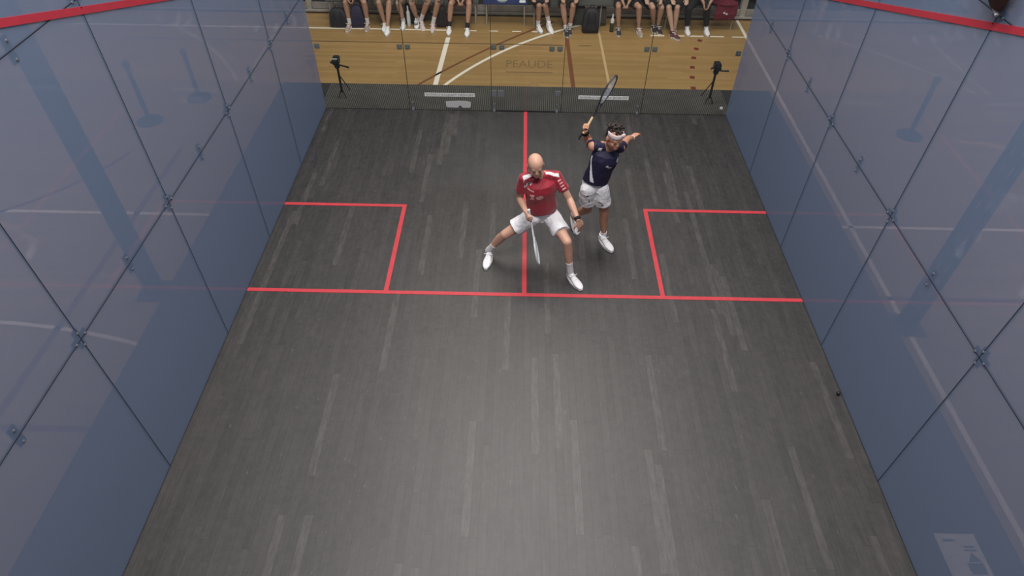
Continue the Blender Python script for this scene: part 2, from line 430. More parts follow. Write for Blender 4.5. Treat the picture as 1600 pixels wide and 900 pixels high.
# ------------------------------------------------------------------ glass walls
PH, PW, T = 1.77, 1.597, .012
def glass_side(s):
    nm = 'wall_left' if s < 0 else 'wall_right'; side = nm[5:]
    root = empty(nm, (s * HW, 4.8, 0), kind='structure', label='blue dotted glass side wall on the %s of the court' % side)
    g = .003
    x0, x1 = sorted((s * HW, s * (HW + T)))
    for j in range(6):
        for k in range(3):
            bm = bmesh.new(); box(bm, x0, x1, j * PW + g, (j + 1) * PW - g, k * PH + g, min((k + 1) * PH, 4.75) - g)
            obj('glass_panel', bm, 'glass_side', root)
    for k in (1, 2):
        bm = bmesh.new(); box(bm, x0 - .001, x1 + .001, 0, BY, k * PH - g, k * PH + g); obj('silicone_joint', bm, 'seal', root)
    for j in range(1, 6):
        bm = bmesh.new(); box(bm, x0 - .001, x1 + .001, j * PW - g, j * PW + g, 0, 4.75); obj('silicone_joint', bm, 'seal', root)
    bm = bmesh.new(); box(bm, min(s * HW, s * (HW + .02)), max(s * HW, s * (HW + .02)), -.3, BY, -.01, .008); obj('base_gasket', bm, 'black', root)
    # clamps: cross plate outside with bolts through the glass
    def clamp(y, z, four):
        bm = bmesh.new()
        xo = s * (HW + T + .005)
        if four:
            box(bm, xo - .005, xo + .005, y - .09, y + .09, z - .035, z + .035, .003)
            box(bm, xo - .005, xo + .005, y - .035, y + .035, z - .09, z + .09, .003)
        else: box(bm, xo - .005, xo + .005, y - .035, y + .035, z - .09, z + .09, .003)
        c = obj('clamp', bm, 'clamp_dark', root)
        pts = [(a, b) for a in (-.055, .055) for b in (-.055, .055)] if four else [(0, .06), (0, -.06)]
        if four: pts = [(0.06, 0.0), (-.06, 0.0), (0, .06), (0, -.06)]
        for a, b in pts:
            bm = bmesh.new(); xi = s * HW
            tube(bm, [(xi - s * .004, y + a, z + b), (xi + s * .004, y + a, z + b)], .010, 12)
            tube(bm, [(xi - s * .006, y + a, z + b), (xi + s * .004, y + a, z + b)], .006, 10)
            obj('bolt', bm, 'clamp', c)
    for k in (1, 2):
        for j in range(1, 6): clamp(j * PW, k * PH, True)
        for j in range(0, 6): clamp((j + .5) * PW, k * PH, False)
    # out line: sloping red strip standing slightly proud of the glass
    bm = bmesh.new()
    za = lambda y: 3.685 + (4.05 - y) * .302
    ys = [0.3 + i * (BY - .3) / 30 for i in range(31)]
    def zl(y):
        return max(za(y), 2.13)
    x_in = s * (HW - .006)
    for a, b in zip(ys, ys[1:]):
        vs = []
        for xx in (x_in, s * (HW + .001)):
            vs += [bm.verts.new((xx, a, zl(a) - .026)), bm.verts.new((xx, b, zl(b) - .026)), bm.verts.new((xx, b, zl(b) + .026)), bm.verts.new((xx, a, zl(a) + .026))]
        bm.faces.new(vs[0:4]); bm.faces.new(vs[4:8][::-1])
        bm.faces.new((vs[0], vs[1], vs[5], vs[4])); bm.faces.new((vs[3], vs[2], vs[6], vs[7]))
    tag(obj('out_line', bm, 'red_tape', root), label='sloping red out line')
    return root
glass_side(-1); glass_side(1)

# back wall with the door
root = empty('wall_back', (0, BY, 0), kind='structure', label='clear glass back wall of the court')
JX = (-3.2, -1.85, -.545, .565, 1.84, 3.2)
g = .004
def pane(name, xa, xb, z0, z1, parent):
    bm = bmesh.new(); box(bm, xa + g, xb - g, BY, BY + T, z0, z1); return obj(name, bm, 'glass_back', parent)
for i in (0, 1, 3, 4): pane('glass_panel', JX[i], JX[i + 1], .004, 2.13, root)
for x in JX[1:-1]:
    bm = bmesh.new(); box(bm, x - g, x + g, BY - .001, BY + T + .001, 0, 2.13); obj('silicone_joint', bm, 'seal_back', root)
door = empty('door_1', (0, BY, 0), kind='structure', label='frameless glass door in the middle of the back wall')
pane('glass_panel', JX[2], JX[3], .012, 2.13, door)
def hinge(x, z, hw, hh):
    bm = bmesh.new(); box(bm, x - hw, x + hw, BY - .008, BY + T + .008, z - hh, z + hh, .003); return obj('hinge', bm, 'clamp', door)
hinge(-.495, .31, .035, .05); hinge(-.39, .31, .04, .05); hinge(.50, .33, .045, .035)
bm = bmesh.new(); box(bm, -.52, .54, BY - .004, BY + T + .004, .004, .014); obj('door_seal', bm, 'metal_dark', door)
rot = Matrix.Rotation(PI / 2, 4, 'X')
text_obj('lettering', 'PEAUDE', .16, 'logo_txt', door, Matrix.Translation((.035, BY - .001, .80)) @ rot, width=.70, depth=.0004, offset=.0)
bm = bmesh.new(); box(bm, -.32, .40, BY - .002, BY, .665, .683); obj('lettering_underline', bm, 'logo_txt', door)
# clamps between back panels, at about 1 m
for x, z in ((-3.15, 1.02), (-1.85, 1.03), (-.44, 1.05), (.43, 1.04), (1.84, 1.06), (3.15, 1.02)):
    bm = bmesh.new()
    if abs(x) > 3: box(bm, x - .04, x + .04, BY + T, BY + T + .012, z - .04, z + .04, .004)
    else:
        box(bm, x - .10, x - .02, BY + T, BY + T + .012, z - .04, z + .04, .004); box(bm, x + .02, x + .10, BY + T, BY + T + .012, z - .04, z + .04, .004)
    c = obj('clamp', bm, 'clamp_back', root)
    for dx in ((-.06, .06) if abs(x) < 3 else (0,)):
        bm = bmesh.new(); tube(bm, [(x + dx, BY - .006, z), (x + dx, BY + .004, z)], .015, 12); obj('bolt', bm, 'clamp', c)
# floor shoes of the joints
for x in (-1.80, -.50, .50, 1.78):
    bm = bmesh.new(); box(bm, x - .018, x + .018, BY - .03, BY + T + .05, 0.0, .03, .003); box(bm, x - .012, x + .012, BY + T + .002, BY + T + .05, 0.0, .12, .003)
    obj('floor_bracket', bm, 'clamp', root)
# two lettered strips and a sticker on the back glass
for cx, z, lab in ((-1.20, .275, 'left'), (1.22, .272, 'right')):
    bm = bmesh.new(); box(bm, cx - .395, cx + .395, BY - .006, BY - .001, z - .03, z + .03, .001)
    o = obj('sign_strip', bm, 'sign'); tag(o, 'long thin white lettered strip low on the back glass, %s of the door' % lab, 'sign')
    text_obj('lettering', 'SUDIRO SAQUAT MOVOM' if lab == 'left' else 'SUDIRO SAQUAT ROSUO', .05, 'sign_txt', o, Matrix.Translation((cx, BY - .0068, z)) @ rot, width=.74, depth=.0003)
bm = bmesh.new()
prof = [(-.23, .03), (-.21, .015), (-.04, .01), (-.03, .04), (.0, .05), (.015, .03), (.03, .01), (.14, .01), (.16, .03), (.165, .11), (.10, .125), (-.03, .13), (-.12, .125), (-.235, .115)]
fa = [bm.verts.new((-1.035 + x, BY - .004, z + .045)) for x, z in prof]; fb = [bm.verts.new((v.co.x, BY - .001, v.co.z)) for v in fa]
bm.faces.new(fa); bm.faces.new(fb[::-1])
for i in range(len(fa)): bm.faces.new((fa[i], fb[i], fb[(i + 1) % len(fa)], fa[(i + 1) % len(fa)]))
tag(obj('sticker', bm, mat('grey_sticker', (.55, .55, .54), .6)), 'plain grey sticker under the left lettered strip', 'sticker')
bm = bmesh.new(); ball(bm, (3.12, BY + T + .03, .10), .028); tag(obj('ball', bm, 'plastic_clear'), 'small white round lamp behind the back glass at the right corner', 'lamp')
bm = bmesh.new(); ball(bm, (3.165, 4.15, .020), .020); tag(obj('squash_ball', bm, 'black'), 'black squash ball against the base of the right glass wall', 'ball')

# ------------------------------------------------------------------ things around the court
def truss_leg(x, y, label):
    r = empty('lighting_truss_leg', (x, y, GZ), label=label, cat='truss', group=None)
    bm = bmesh.new(); a = .052
    for dx in (-a, a):
        for dy in (-a, a): tube(bm, [(x + dx, y + dy, GZ + .02), (x + dx, y + dy, 6.5)], .032, 10)
    obj('chord', bm, 'truss', r, True)
    bm = bmesh.new(); z = GZ + .1; k = 0
    while z < 6.3:
        cs = [(-a, -a), (a, -a), (a, a), (-a, a)]
        for i in range(4):
            p, q = cs[i], cs[(i + 1) % 4]
            if k % 2: p, q = q, p
            tube(bm, [(x + p[0], y + p[1], z), (x + q[0], y + q[1], z + .2)], .013, 6)
        z += .2; k += 1
    obj('bracing', bm, 'truss', r, True)
    bm = bmesh.new(); box(bm, x - .17, x + .17, y - .17, y + .17, GZ, GZ + .02, .004); obj('base_plate', bm, 'truss', r)
truss_leg(-4.33, 5.52, 'black lighting truss leg outside the left glass wall')
truss_leg(4.33, 5.22, 'black lighting truss leg outside the right glass wall')

def stand_post(x, y, h, lean, label):
    r = empty('barrier_post', (x, y, GZ), label=label, cat='post')
    bm = bmesh.new(); rings(bm, [((x, y, GZ), (.19, 0, 0), (0, .19, 0)), ((x, y, GZ + .02), (.19, 0, 0), (0, .19, 0)), ((x, y, GZ + .05), (.05, 0, 0), (0, .05, 0))], 28)
    obj('base', bm, 'truss', r, True)
    bm = bmesh.new(); tube(bm, [(x, y, GZ + .04), (x + lean, y, h)], .035, 12); obj('pole', bm, 'truss', r, True)
    bm = bmesh.new(); tube(bm, [(x + lean, y, h), (x + lean, y, h + .09)], [.05, .045], 12); obj('head', bm, 'truss', r, True)
stand_post(-5.96, 9.28, .78, 0, 'dark round-based barrier post outside the left glass wall')
stand_post(6.05, 9.27, .78, 0, 'dark round-based barrier post outside the right glass wall')
stand_post(-5.45, 10.05, .62, 0, 'shorter dark barrier post standing further back on the left')

def camera_tripod(x, y, s, label, white):
    r = empty('camera_tripod', (x, y, 0), label=label, cat='tripod')
    bm = bmesh.new(); tube(bm, [(x, y, .10), (x, y, .53)], .019, 10); obj('column', bm, 'metal_dark', r, True)
    for i in range(3):
        a = [PI * .5 + .25 * s, PI * 1.17, -PI * .17][i]
        L = .26 if i == 0 else .075
        bm = bmesh.new(); tube(bm, [(x, y, .40 if i == 0 else .16), (x + L * math.cos(a), y + L * math.sin(a) * (1 if i == 0 else .75), .008)], [.009, .007], 8); obj('leg', bm, 'metal_dark', r, True)
    bm = bmesh.new(); ball(bm, (x, y, .55), (.045, .05, .05)); box(bm, x - .045, x + .045, y - .05, y + .05, .585, .605, .004); obj('pan_head', bm, 'metal_dark', r, True)
    bm = bmesh.new(); tube(bm, [(x + .03, y, .57), (x + .19, y - .03, .56 + .02 * s)], [.012, .016], 8); obj('pan_handle', bm, 'metal_dark', r, True)
    bm = bmesh.new(); box(bm, x - .05, x + .05, y - .07, y + .07, .606, .70, .012); tube(bm, [(x, y - .07, .655), (x, y - .13, .655)], [.032, .036], 14); tube(bm, [(x - .05, y, .63), (x - .095, y - .01, .60)], .018, 8)
    c = obj('camera', bm, 'black', r, True)
    if white:
        bm = bmesh.new(); box(bm, x - .046, x + .04, y - .076, y - .069, .688, .702, .001); obj('label_plate', bm, 'sign', c)
camera_tripod(-3.0, 9.93, -1, 'small black camera on a tripod behind the back glass, left corner, with white label', True)
camera_tripod(3.0, 9.96, 1, 'small black camera on a tripod behind the back glass, right corner', False)

# camera hanging from the top edge on the inside of the right wall
r = empty('wall_camera', (3.15, 4.8, 3.56), label='dark hanging camera housing with white tip above the red line, right wall', cat='camera')
bm = bmesh.new(); rings(bm, [((3.12, 4.86, 3.80), (0, .22, 0), (.06, 0, 0)), ((3.13, 4.80, 3.66), (0, .13, .0), (.05, 0, 0)), ((3.14, 4.755, 3.595), (0, .06, 0), (.035, 0, 0))], 6)
box(bm, 3.15, 3.199, 4.84, 4.90, 3.70, 4.0, .006)
obj('housing', bm, mat('maroon_black', (.022, .006, .006), .5), r)
bm = bmesh.new(); tube(bm, [(3.14, 4.79, 3.60), (3.14, 4.72, 3.565)], [.017, .014], 10); obj('lens_cap', bm, 'plastic_clear', r, True)

# paper notice lying on the deck outside the right wall
px, py = 3.66, 2.50
bm = bmesh.new(); box(bm, px - .17, px + .17, py - .24, py + .22, -.001, .004, .001); o = obj('paper_notice', bm, 'paper'); tag(o, 'pale paper notice lying on the deck outside the right glass wall', 'paper')
M['notice_ink'] = mat('notice_ink', (.12, .16, .18), .7)
for x0, x1, y0, y1 in ((-.12, -.02, .15, .17), (.03, .12, .10, .115), (.03, .13, .07, .085), (.0, .13, -.12, -.03)):
    bm = bmesh.new(); box(bm, px + x0, px + x1, py + y0, py + y1, .004, .0055); obj('printed_bar', bm, 'notice_ink', o)
bm = bmesh.new(); vs = [bm.verts.new((px + a, py + b, .0055)) for a, b in ((.02, -.02), (.13, -.02), (.075, .06))]; bm.faces.new(vs)
obj('printed_triangle', bm, 'notice_ink', o)

# ------------------------------------------------------------------ bleacher
r = empty('bleacher', (0, 13.6, GZ), label='long low bleacher with aluminium foot rail and grey-green boards', cat='bleacher')
bm = bmesh.new(); box(bm, -9, 9, 13.585, 13.63, GZ + .035, GZ + .075, .004); obj('foot_rail', bm, 'rail', r)
bm = bmesh.new(); box(bm, -9, 9, 13.62, 13.66, GZ + .0, GZ + .045); obj('toe_board', bm, 'void', r)
bm = bmesh.new(); box(bm, -9, 9, 13.64, 13.67, GZ + .075, .09, .004); obj('riser', bm, 'riser', r)
bm = bmesh.new(); box(bm, -9, 9, 13.66, 16.8, .07, .10); obj('tread', bm, 'void', r)
bm = bmesh.new(); box(bm, -9, 9, 13.9, 14.2, .30, .34, .01); obj('seat_board', bm, 'bench_w', r)
bm = bmesh.new(); box(bm, -9, 9, 14.2, 14.23, .1, .5, .004); obj('back_panel', bm, 'void', r)
for x in (-6, -4.45, 4.42, 6):
    bm = bmesh.new(); box(bm, x - .06, x + .06, 13.63, 13.75, GZ, .34, .01); obj('post', bm, 'rail', r)

# benches the spectators sit on
def bench(x0, x1, label, seat):
    r = empty('bench', ((x0 + x1) / 2, 13.3, GZ), label=label, cat='bench')
    bm = bmesh.new(); box(bm, x0, x1, 13.12, 13.46, .30, .335, .008); obj('seat', bm, seat, r)
    n = max(2, int((x1 - x0) / 1.2) + 1)
    for i in range(n):
        x = x0 + .06 + (x1 - x0 - .12) * i / (n - 1)
        for y in (13.16, 13.42):
            bm = bmesh.new(); tube(bm, [(x, y, GZ), (x, y, .30)], .014, 8); obj('leg', bm, 'rail', r, True)
bench(-3.95, -.95, 'long bench seat under the left group of spectators', 'bench_w')
bench(-.85, .02, 'short blue empty bench seat between the two groups', 'bench_b')
bench(.10, 4.15, 'long bench seat under the right group of spectators', 'bench_w')

# ------------------------------------------------------------------ people
def lerp(a, b, t): return V(a) * (1 - t) + V(b) * t
def ortho(d, s):
    d = V(d).normalized(); s = V(s); s = (s - d * s.dot(d)).normalized(); return d, s

def hand_solid(bm, wrist, d, n, thumb, curl=.5, k=1.0, spread=1.0):
    """d: along the hand, n: palm normal (fingers curl towards it), thumb: side (+1/-1) along s"""
    d = V(d).normalized(); n = V(n); n = (n - d * n.dot(d)).normalized(); s = d.cross(n).normalized()
    w = V(wrist)
    rings(bm, [(w - d * .02, s * .025 * k, n * .019 * k), (w + d * .015 * k, s * .028 * k, n * .018 * k), (w + d * .05 * k, s * .038 * k, n * .017 * k), (w + d * .085 * k, s * .040 * k, n * .014 * k), (w + d * .098 * k, s * .034 * k, n * .010 * k)], 14)
    Ls = (.070, .080, .074, .058)
    for i in range(4):
        off = (1.5 - i) * .0205 * thumb * k
        p = w + d * (.088 - (.006 if i in (0, 3) else 0)) * k + s * off
        ang = 0; a = curl * (1 + .08 * i)
        pts = [p - d * .02 * k, p]; dd = (d + s * (off * 2.2 * spread)).normalized()
        for j, f in enumerate((.45, .30, .25)):
            ang += a * (.75 if j == 0 else 1)
            dr = dd * math.cos(ang) + n * math.sin(ang)
            pts.append(pts[-1] + dr * Ls[i] * f * 1.15 * k)
        capsule(bm, pts, [.0100 * k, .0095 * k, .0088 * k, .0082 * k, .0072 * k], 10)
    p = w + d * .025 * k + s * thumb * .026 * k
    t1 = p + (d * .75 + s * thumb * .75 + n * .25 * (1 + curl)).normalized() * .040 * k
    t2 = t1 + (d * .85 + s * thumb * (.45 - .4 * curl) + n * .35 * (1 + curl)).normalized() * .032 * k
    capsule(bm, [p - s * thumb * .012, t1, t2], [.014 * k, .011 * k, .009 * k], 10)
    return w + d * .07 * k + n * .028 * k, s

def head_axes(fwd, up):
    f = V(fwd).normalized(); u = V(up); u = (u - f * u.dot(f)).normalized(); s = f.cross(u).normalized()   # s = person's right
    return -s, f, u     # X = person's left, Y = forward, Z = up

HS = 1.08
def head_solid(bm, c, ax):
    ax = tuple(a * HS for a in ax)
    X, Y, Z = ax; P = lambda x, y, z: V(c) + X * x + Y * y + Z * z
    b = lambda p, r, seg=18: ball(bm, P(*p), r, ax, seg)
    b((0, -.012, .028), (.077, .096, .090), 24)
    b((0, .022, -.035), (.060, .068, .078), 20)
    b((0, .052, -.090), (.027, .024, .022))
    for sx in (-1, 1):
        b((sx * .040, -.005, -.055), (.022, .045, .035))
        b((sx * .034, .060, -.028), (.022, .020, .022))
        b((sx * .079, -.008, -.006), (.009, .021, .032))
    b((0, .073, .022), (.048, .012, .010))
    rings(bm, [(P(0, .078, .012), X * .008, Z * .010), (P(0, .094, -.010), X * .010, Z * .010), (P(0, .102, -.026), X * .015, Z * .010), (P(0, .088, -.034), X * .014, Z * .006)], 10)
    b((0, .080, -.058), (.022, .012, .008))
    b((0, .078, -.067), (.020, .011, .008))

def torso_secs(pv, nk, sdh, sds, fw, k=1.0, low=-.10):
    """ellipse sections from crotch to collar; side axis twists from the hips to the shoulders"""
    up = (V(nk) - V(pv)); L = up.length; up.normalize(); out = []
    for t, a, b, o in ((low / L, .110, .085, 0), (-.02, .162, .112, -.01), (.10, .160, .108, 0), (.30, .138, .094, .005), (.50, .148, .105, .012), (.72, .168, .122, .016), (.88, .158, .112, .008), (.97, .105, .078, -.004), (1.03, .062, .058, -.006)):
        if out and t * L <= low + .015: continue
        d, s = ortho(up, lerp(sdh, sds, max(0, min(1, t))))
        f = up.cross(s).normalized()
        if f.dot(V(fw)) < 0: f = -f
        c = V(pv) + up * L * t + f * o
        out.append((c, s * a * k, f * b * k, up))
    return out

def shoe(parent, heel, toe, up, L=.295, w=.054, upper='shoe', sole='sole', laces='lace', ankle=None):
    """upper lofted from heel to toe over its own sole, with laces"""
    heel = V(heel); d = (V(toe) - heel).normalized(); up = V(up); up = (up - d * up.dot(d)).normalized(); s = d.cross(up)
    bm = bmesh.new(); prof = ((.0, .022, .035), (.012, .030, .062), (.045, .034, .082), (.09, .035, .084), (.125, .037, .066), (.165, .042, .056), (.215, .046, .044), (.255, .040, .034), (.285, .026, .024), (.295, .012, .016))
    k = L / .295
    secs = []
    for t, ww, h in prof:
        c = heel + d * (t * k) + up * (.016 + h * .5)
        secs.append((c, s * ww * w / .05, up * (h * .5)))
    rings(bm, secs, 18)
    rings(bm, [(heel + d * .05 * k + up * .06, s * .036, d * .045), (heel + d * .045 * k + up * .105, s * .038, d * .045)], 16)
    me = fuse(bm, .0055, 4)
    o = link('shoe', me, upper, parent)
    bm = bmesh.new(); n = 26; lo, mid, hi = [], [], []
    for i in range(n):
        a = 2 * PI * i / n; t = .5 - .5 * math.cos(a); side = math.sin(a)
        prf = .034 + .016 * math.sin(PI * min(1, t * 1.02)) * (.6 + .6 * t)
        p = heel + d * (-.006 + t * (L + .012)) + s * (abs(side) ** .6 * (1 if side > 0 else -1)) * prf * w / .05
        lo.append(bm.verts.new(p)); hi.append(bm.verts.new(p + up * .026))
    bm.faces.new(lo[::-1]); bm.faces.new(hi)
    for i in range(n): bm.faces.new((lo[i], lo[(i + 1) % n], hi[(i + 1) % n], hi[i]))
    obj('sole', bm, sole, o, True)
    if laces:
        bm = bmesh.new()
        for t, h, ww in ((.115, .089, .020), (.14, .079, .022), (.165, .074, .023)):
            c = heel + d * t * k + up * h
            tube(bm, [c - s * ww - up * .008, c + up * .004, c + s * ww - up * .008], .0035, 6)
        c = heel + d * .11 * k + up * .094
        tube(bm, [c, c + s * .03 + d * .015 + up * .012, c + s * .055 + up * .0, c + s * .04 - d * .01 - up * .01], .0035, 6)
        tube(bm, [c, c - s * .03 + d * .015 + up * .012, c - s * .05 + up * .0], .0035, 6)
        obj('laces', bm, laces, o, True)
    return o

def person(label, J, fwd, skin, headf, headup, shirt=None, shorts=None, short_len=.62, short_r=.10, socks=None, sock_h=.10, voxel=.006, k=1.0,
           hands=None, sleeve=.62, hair=None, group=None, feet=None, shoe_mats=('shoe', 'sole', 'lace'), long_legs=None, detail=True, knee_scale=1.0, hem=.055):
    """J: joints in metres (world). One continuous body; clothes, hair and shoes are its parts."""
    J = {a: V(b) for a, b in J.items()}
    base = V((J['pv'].x, J['pv'].y, min(J['aR'].z, J['aL'].z) - .10))
    root = empty('person', base, label=label, cat='person', group=group)
    fw = V(fwd).normalized()
    sdh, sds = (J['hL'] - J['hR']), (J['sL'] - J['sR'])
    ax = head_axes(headf, headup)
    bm = bmesh.new()
    S = torso_secs(J['pv'], J['nk'], sdh, sds, fw, k * .94)
    rings(bm, [(c, a, b) for c, a, b, u in S], 26)
    hd = J['hd']; neck_top = hd - ax[2] * .06 - ax[1] * .018
    capsule(bm, [J['nk'] - (J['nk'] - J['pv']).normalized() * .02, lerp(J['nk'], neck_top, .55), neck_top], [.066, .056, .054])
    tube(bm, [J['sR'], lerp(J['sR'], J['nk'], .6) + V((0, 0, .012)), J['nk'], lerp(J['sL'], J['nk'], .6) + V((0, 0, .012)), J['sL']], [.052, .058, .06, .058, .052], 14)
    head_solid(bm, hd, ax)
    for s in 'RL':
        sh, el, wr = J['s' + s], J['e' + s], J['w' + s]
        capsule(bm, [sh, lerp(sh, el, .35), el], [.056, .050, .039])
        capsule(bm, [el, lerp(el, wr, .28), lerp(el, wr, .7), wr], [.039, .043, .033, .027])
        hp, kn, an = J['h' + s], J['k' + s], J['a' + s]
        capsule(bm, [hp, lerp(hp, kn, .35), lerp(hp, kn, .8), kn], [.088 * k, .082 * k, .060, .056 * knee_scale])
        back = -fw * .012
        capsule(bm, [kn, lerp(kn, an, .28) + back, lerp(kn, an, .55) + back * .6, lerp(kn, an, .85), an], [.054 * knee_scale, .057, .047, .034, .036])
        ft = feet[s]; h0 = V(ft[0]); d = (V(ft[1]) - h0).normalized()
        capsule(bm, [h0 + d * .03 + V((0, 0, .045)), h0 + d * .12 + V((0, 0, .045)), h0 + d * .24 + V((0, 0, .032))], [.028, .026, .018])
        capsule(bm, [an, h0 + d * .045 + V((0, 0, .05))], [.035, .028])
    grips = {}
    for s, hh in (hands or {}).items():
        if isinstance(hh, dict): grips[s] = hand_solid(bm, J['w' + s], **hh)
    me = fuse(bm, voxel, 3 if detail else 4, .45)
    slots = [skin]
    if hair == 'shaved':
        slots.append('stubble')
    b = link('body', me, slots, root)
    X, Y, Z = (a * HS for a in ax); axn = ax; ax = (X, Y, Z)
    if hair == 'shaved':
        def t(c, n):
            q = c - hd; x, y, z = q.dot(X) / HS ** 2, q.dot(Y) / HS ** 2, q.dot(Z) / HS ** 2
            return abs(x) < .1 and abs(y) < .13 and -.05 < z < .085 and (y < .028 - max(0, z) * .2) and (abs(x) > .055 or y < -.06) and z < .062 and abs(x) < .084
        paint(me, 1, t)
    if detail:
        for sx in (-1, 1):
            bm = bmesh.new(); ball(bm, hd + X * .031 * sx + Y * .0785 + Z * .001, (.011, .007, .006), ax, 12); e = obj('eye', bm, 'eye_w', root, True)
            bm = bmesh.new(); ball(bm, hd + X * .031 * sx + Y * .0855 - Z * .001, (.006, .004, .006), ax, 10); obj('iris', bm, 'eye_d', e, True)
            bm = bmesh.new(); tube(bm, [hd + X * .012 * sx + Y * .0915 + Z * .020, hd + X * .030 * sx + Y * .089 + Z * .027, hd + X * .050 * sx + Y * .074 + Z * .020], [.004, .0045, .003], 8); obj('eyebrow', bm, 'brow', root, True)
        bm = bmesh.new(); tube(bm, [hd - X * .022 + Y * .0855 - Z * .062, hd + Y * .0925 - Z * .060, hd + X * .022 + Y * .0855 - Z * .062], [.003, .0055, .003], 8); obj('mouth', bm, 'lip', root, True)
    if hair and hair != 'shaved':
        bm = bmesh.new()
        ball(bm, hd - Y * .034 + Z * .048, (.080, .086, .074), ax, 24)
        ball(bm, hd - Y * .045 + Z * .0, (.076, .072, .075), ax, 20)
        rnd = random.Random(3)
        for i in range(70):
            a = rnd.uniform(0, 2 * PI); e = rnd.uniform(.45, 1.45)
            dv = X * math.cos(a) * math.cos(e) + Y * math.sin(a) * math.cos(e) + Z * math.sin(e)
            p = hd - Y * .038 + Z * .050 + X * dv.dot(X) * .078 + Y * dv.dot(Y) * .088 + Z * dv.dot(Z) * .078
            tip = p + dv * .012 + Y * .006 + X * rnd.uniform(-.012, .012)
            tube(bm, [p - dv * .01, lerp(p, tip, .6), tip], [.012, .010, .004], 7)
        me = fuse(bm, .006, 1); link('hair', me, hair, root)
    if shirt:
        bm = bmesh.new(); kk = k * 1.10
        S = torso_secs(J['pv'], J['nk'], sdh, sds, fw, kk, low=-hem)
        up_ = (J['nk'] - J['pv']).normalized(); LT = (J['nk'] - J['pv']).length
        S2 = []
        for c, a, bb, u in S:
            t = (c - J['pv']).dot(up_) / LT; w2 = max(a.length, (.158 if t < .62 else 0) * kk); d2 = max(bb.length * 1.10, (.118 if t < .62 else 0) * kk)
            S2.append((c, a.normalized() * w2, bb.normalized() * d2))
        S = S2
        rings(bm, S, 30)
        tube(bm, [J['sR'], lerp(J['sR'], J['nk'], .6) + V((0, 0, .014)), J['nk'], lerp(J['sL'], J['nk'], .6) + V((0, 0, .014)), J['sL']], [.058, .060, .062, .060, .058], 16)
        for s in 'RL':
            sh, el = J['s' + s], J['e' + s]; e = lerp(sh, el, sleeve)
            ball(bm, sh, .060 * k ** 1.3); tube(bm, [sh, lerp(sh, e, .5), e], [.060 * k, .062 * k, .067 * k], 18)
        me = fuse(bm, voxel * 1.05, 3, .45)
        wrinkle(me, lambda c: .006 * noise.noise(c * 9) + .004 * noise.noise(c * 23))
        o = link('shirt', me, shirt, root)
    if shorts:
        bm = bmesh.new()
        S = torso_secs(J['pv'], J['nk'], sdh, sds, fw, k * 1.0, low=-.12)[:3]
        rings(bm, [(c, a, bb) for c, a, bb, u in S], 26)
        for s in 'RL':
            hp, kn = J['h' + s], J['k' + s]; e = lerp(hp, kn, short_len)
            ball(bm, hp, .098 * k); tube(bm, [hp, lerp(hp, e, .5), e], [.102 * k, short_r * 1.02, short_r * 1.08], 20)
        me = fuse(bm, voxel * 1.05, 3, .45)
        wrinkle(me, lambda c: .008 * noise.noise(c * 11 + V((5, 5, 5))) + .004 * noise.noise(c * 27))
        link('shorts', me, shorts, root)
    if long_legs:
        for s in 'RL':
            hp, kn, an = J['h' + s], J['k' + s], J['a' + s]
            bm = bmesh.new(); capsule(bm, [hp, lerp(hp, kn, .5), kn], [.105, .09, .072]); tube(bm, [kn, lerp(kn, an, .4) - fw * .01, lerp(kn, an, .92)], [.072, .065, .050], 16)
            link('trouser_leg', fuse(bm, voxel * 1.3, 3), long_legs, root)
    for s in 'RL':
        kn, an = J['k' + s], J['a' + s]; ft = feet[s]
        sm = shoe_mats[s] if isinstance(shoe_mats, dict) else shoe_mats
        if socks:
            L = (kn - an).length; top = lerp(an, kn, sock_h / L)
            bm = bmesh.new(); d = (V(ft[1]) - V(ft[0])).normalized()
            capsule(bm, [an - (kn - an).normalized() * .03, an], [.038, .042]); tube(bm, [an, lerp(an, top, .5), top], [.042, .040, .043], 16)
            sk = socks[s] if isinstance(socks, dict) else socks
            link('sock', fuse(bm, .006, 2), sk, root)
        upv = V(ft[2]) if len(ft) > 2 else V((0, 0, 1))
        shoe(root, ft[0], ft[1], upv, upper=sm[0], sole=sm[1], laces=sm[2])
    return root, grips, axn

def ring_band(parent, name, c, axis, r, w, m, th=.006, side=None, ry=None):
    d, s, u = frame_of(axis)
    if side is not None:
        s = (V(side) - d * V(side).dot(d)).normalized(); u = d.cross(s)
    ry = ry or r
    bm = bmesh.new(); n = 28
    prof = [(-w / 2, 0), (-w / 2 * .7, th), (w / 2 * .7, th), (w / 2, 0), (w / 2, -th), (-w / 2, -th)]
    R = []
    for i in range(n):
        a = 2 * PI * i / n; R.append([bm.verts.new(V(c) + d * h + s * math.cos(a) * (r + e) + u * math.sin(a) * (ry + e)) for h, e in prof])
    for i in range(n):
        A, B = R[i], R[(i + 1) % n]
        for j in range(len(prof)): bm.faces.new((A[j], A[(j + 1) % len(prof)], B[(j + 1) % len(prof)], B[j]))
    return obj(name, bm, m, parent, True)

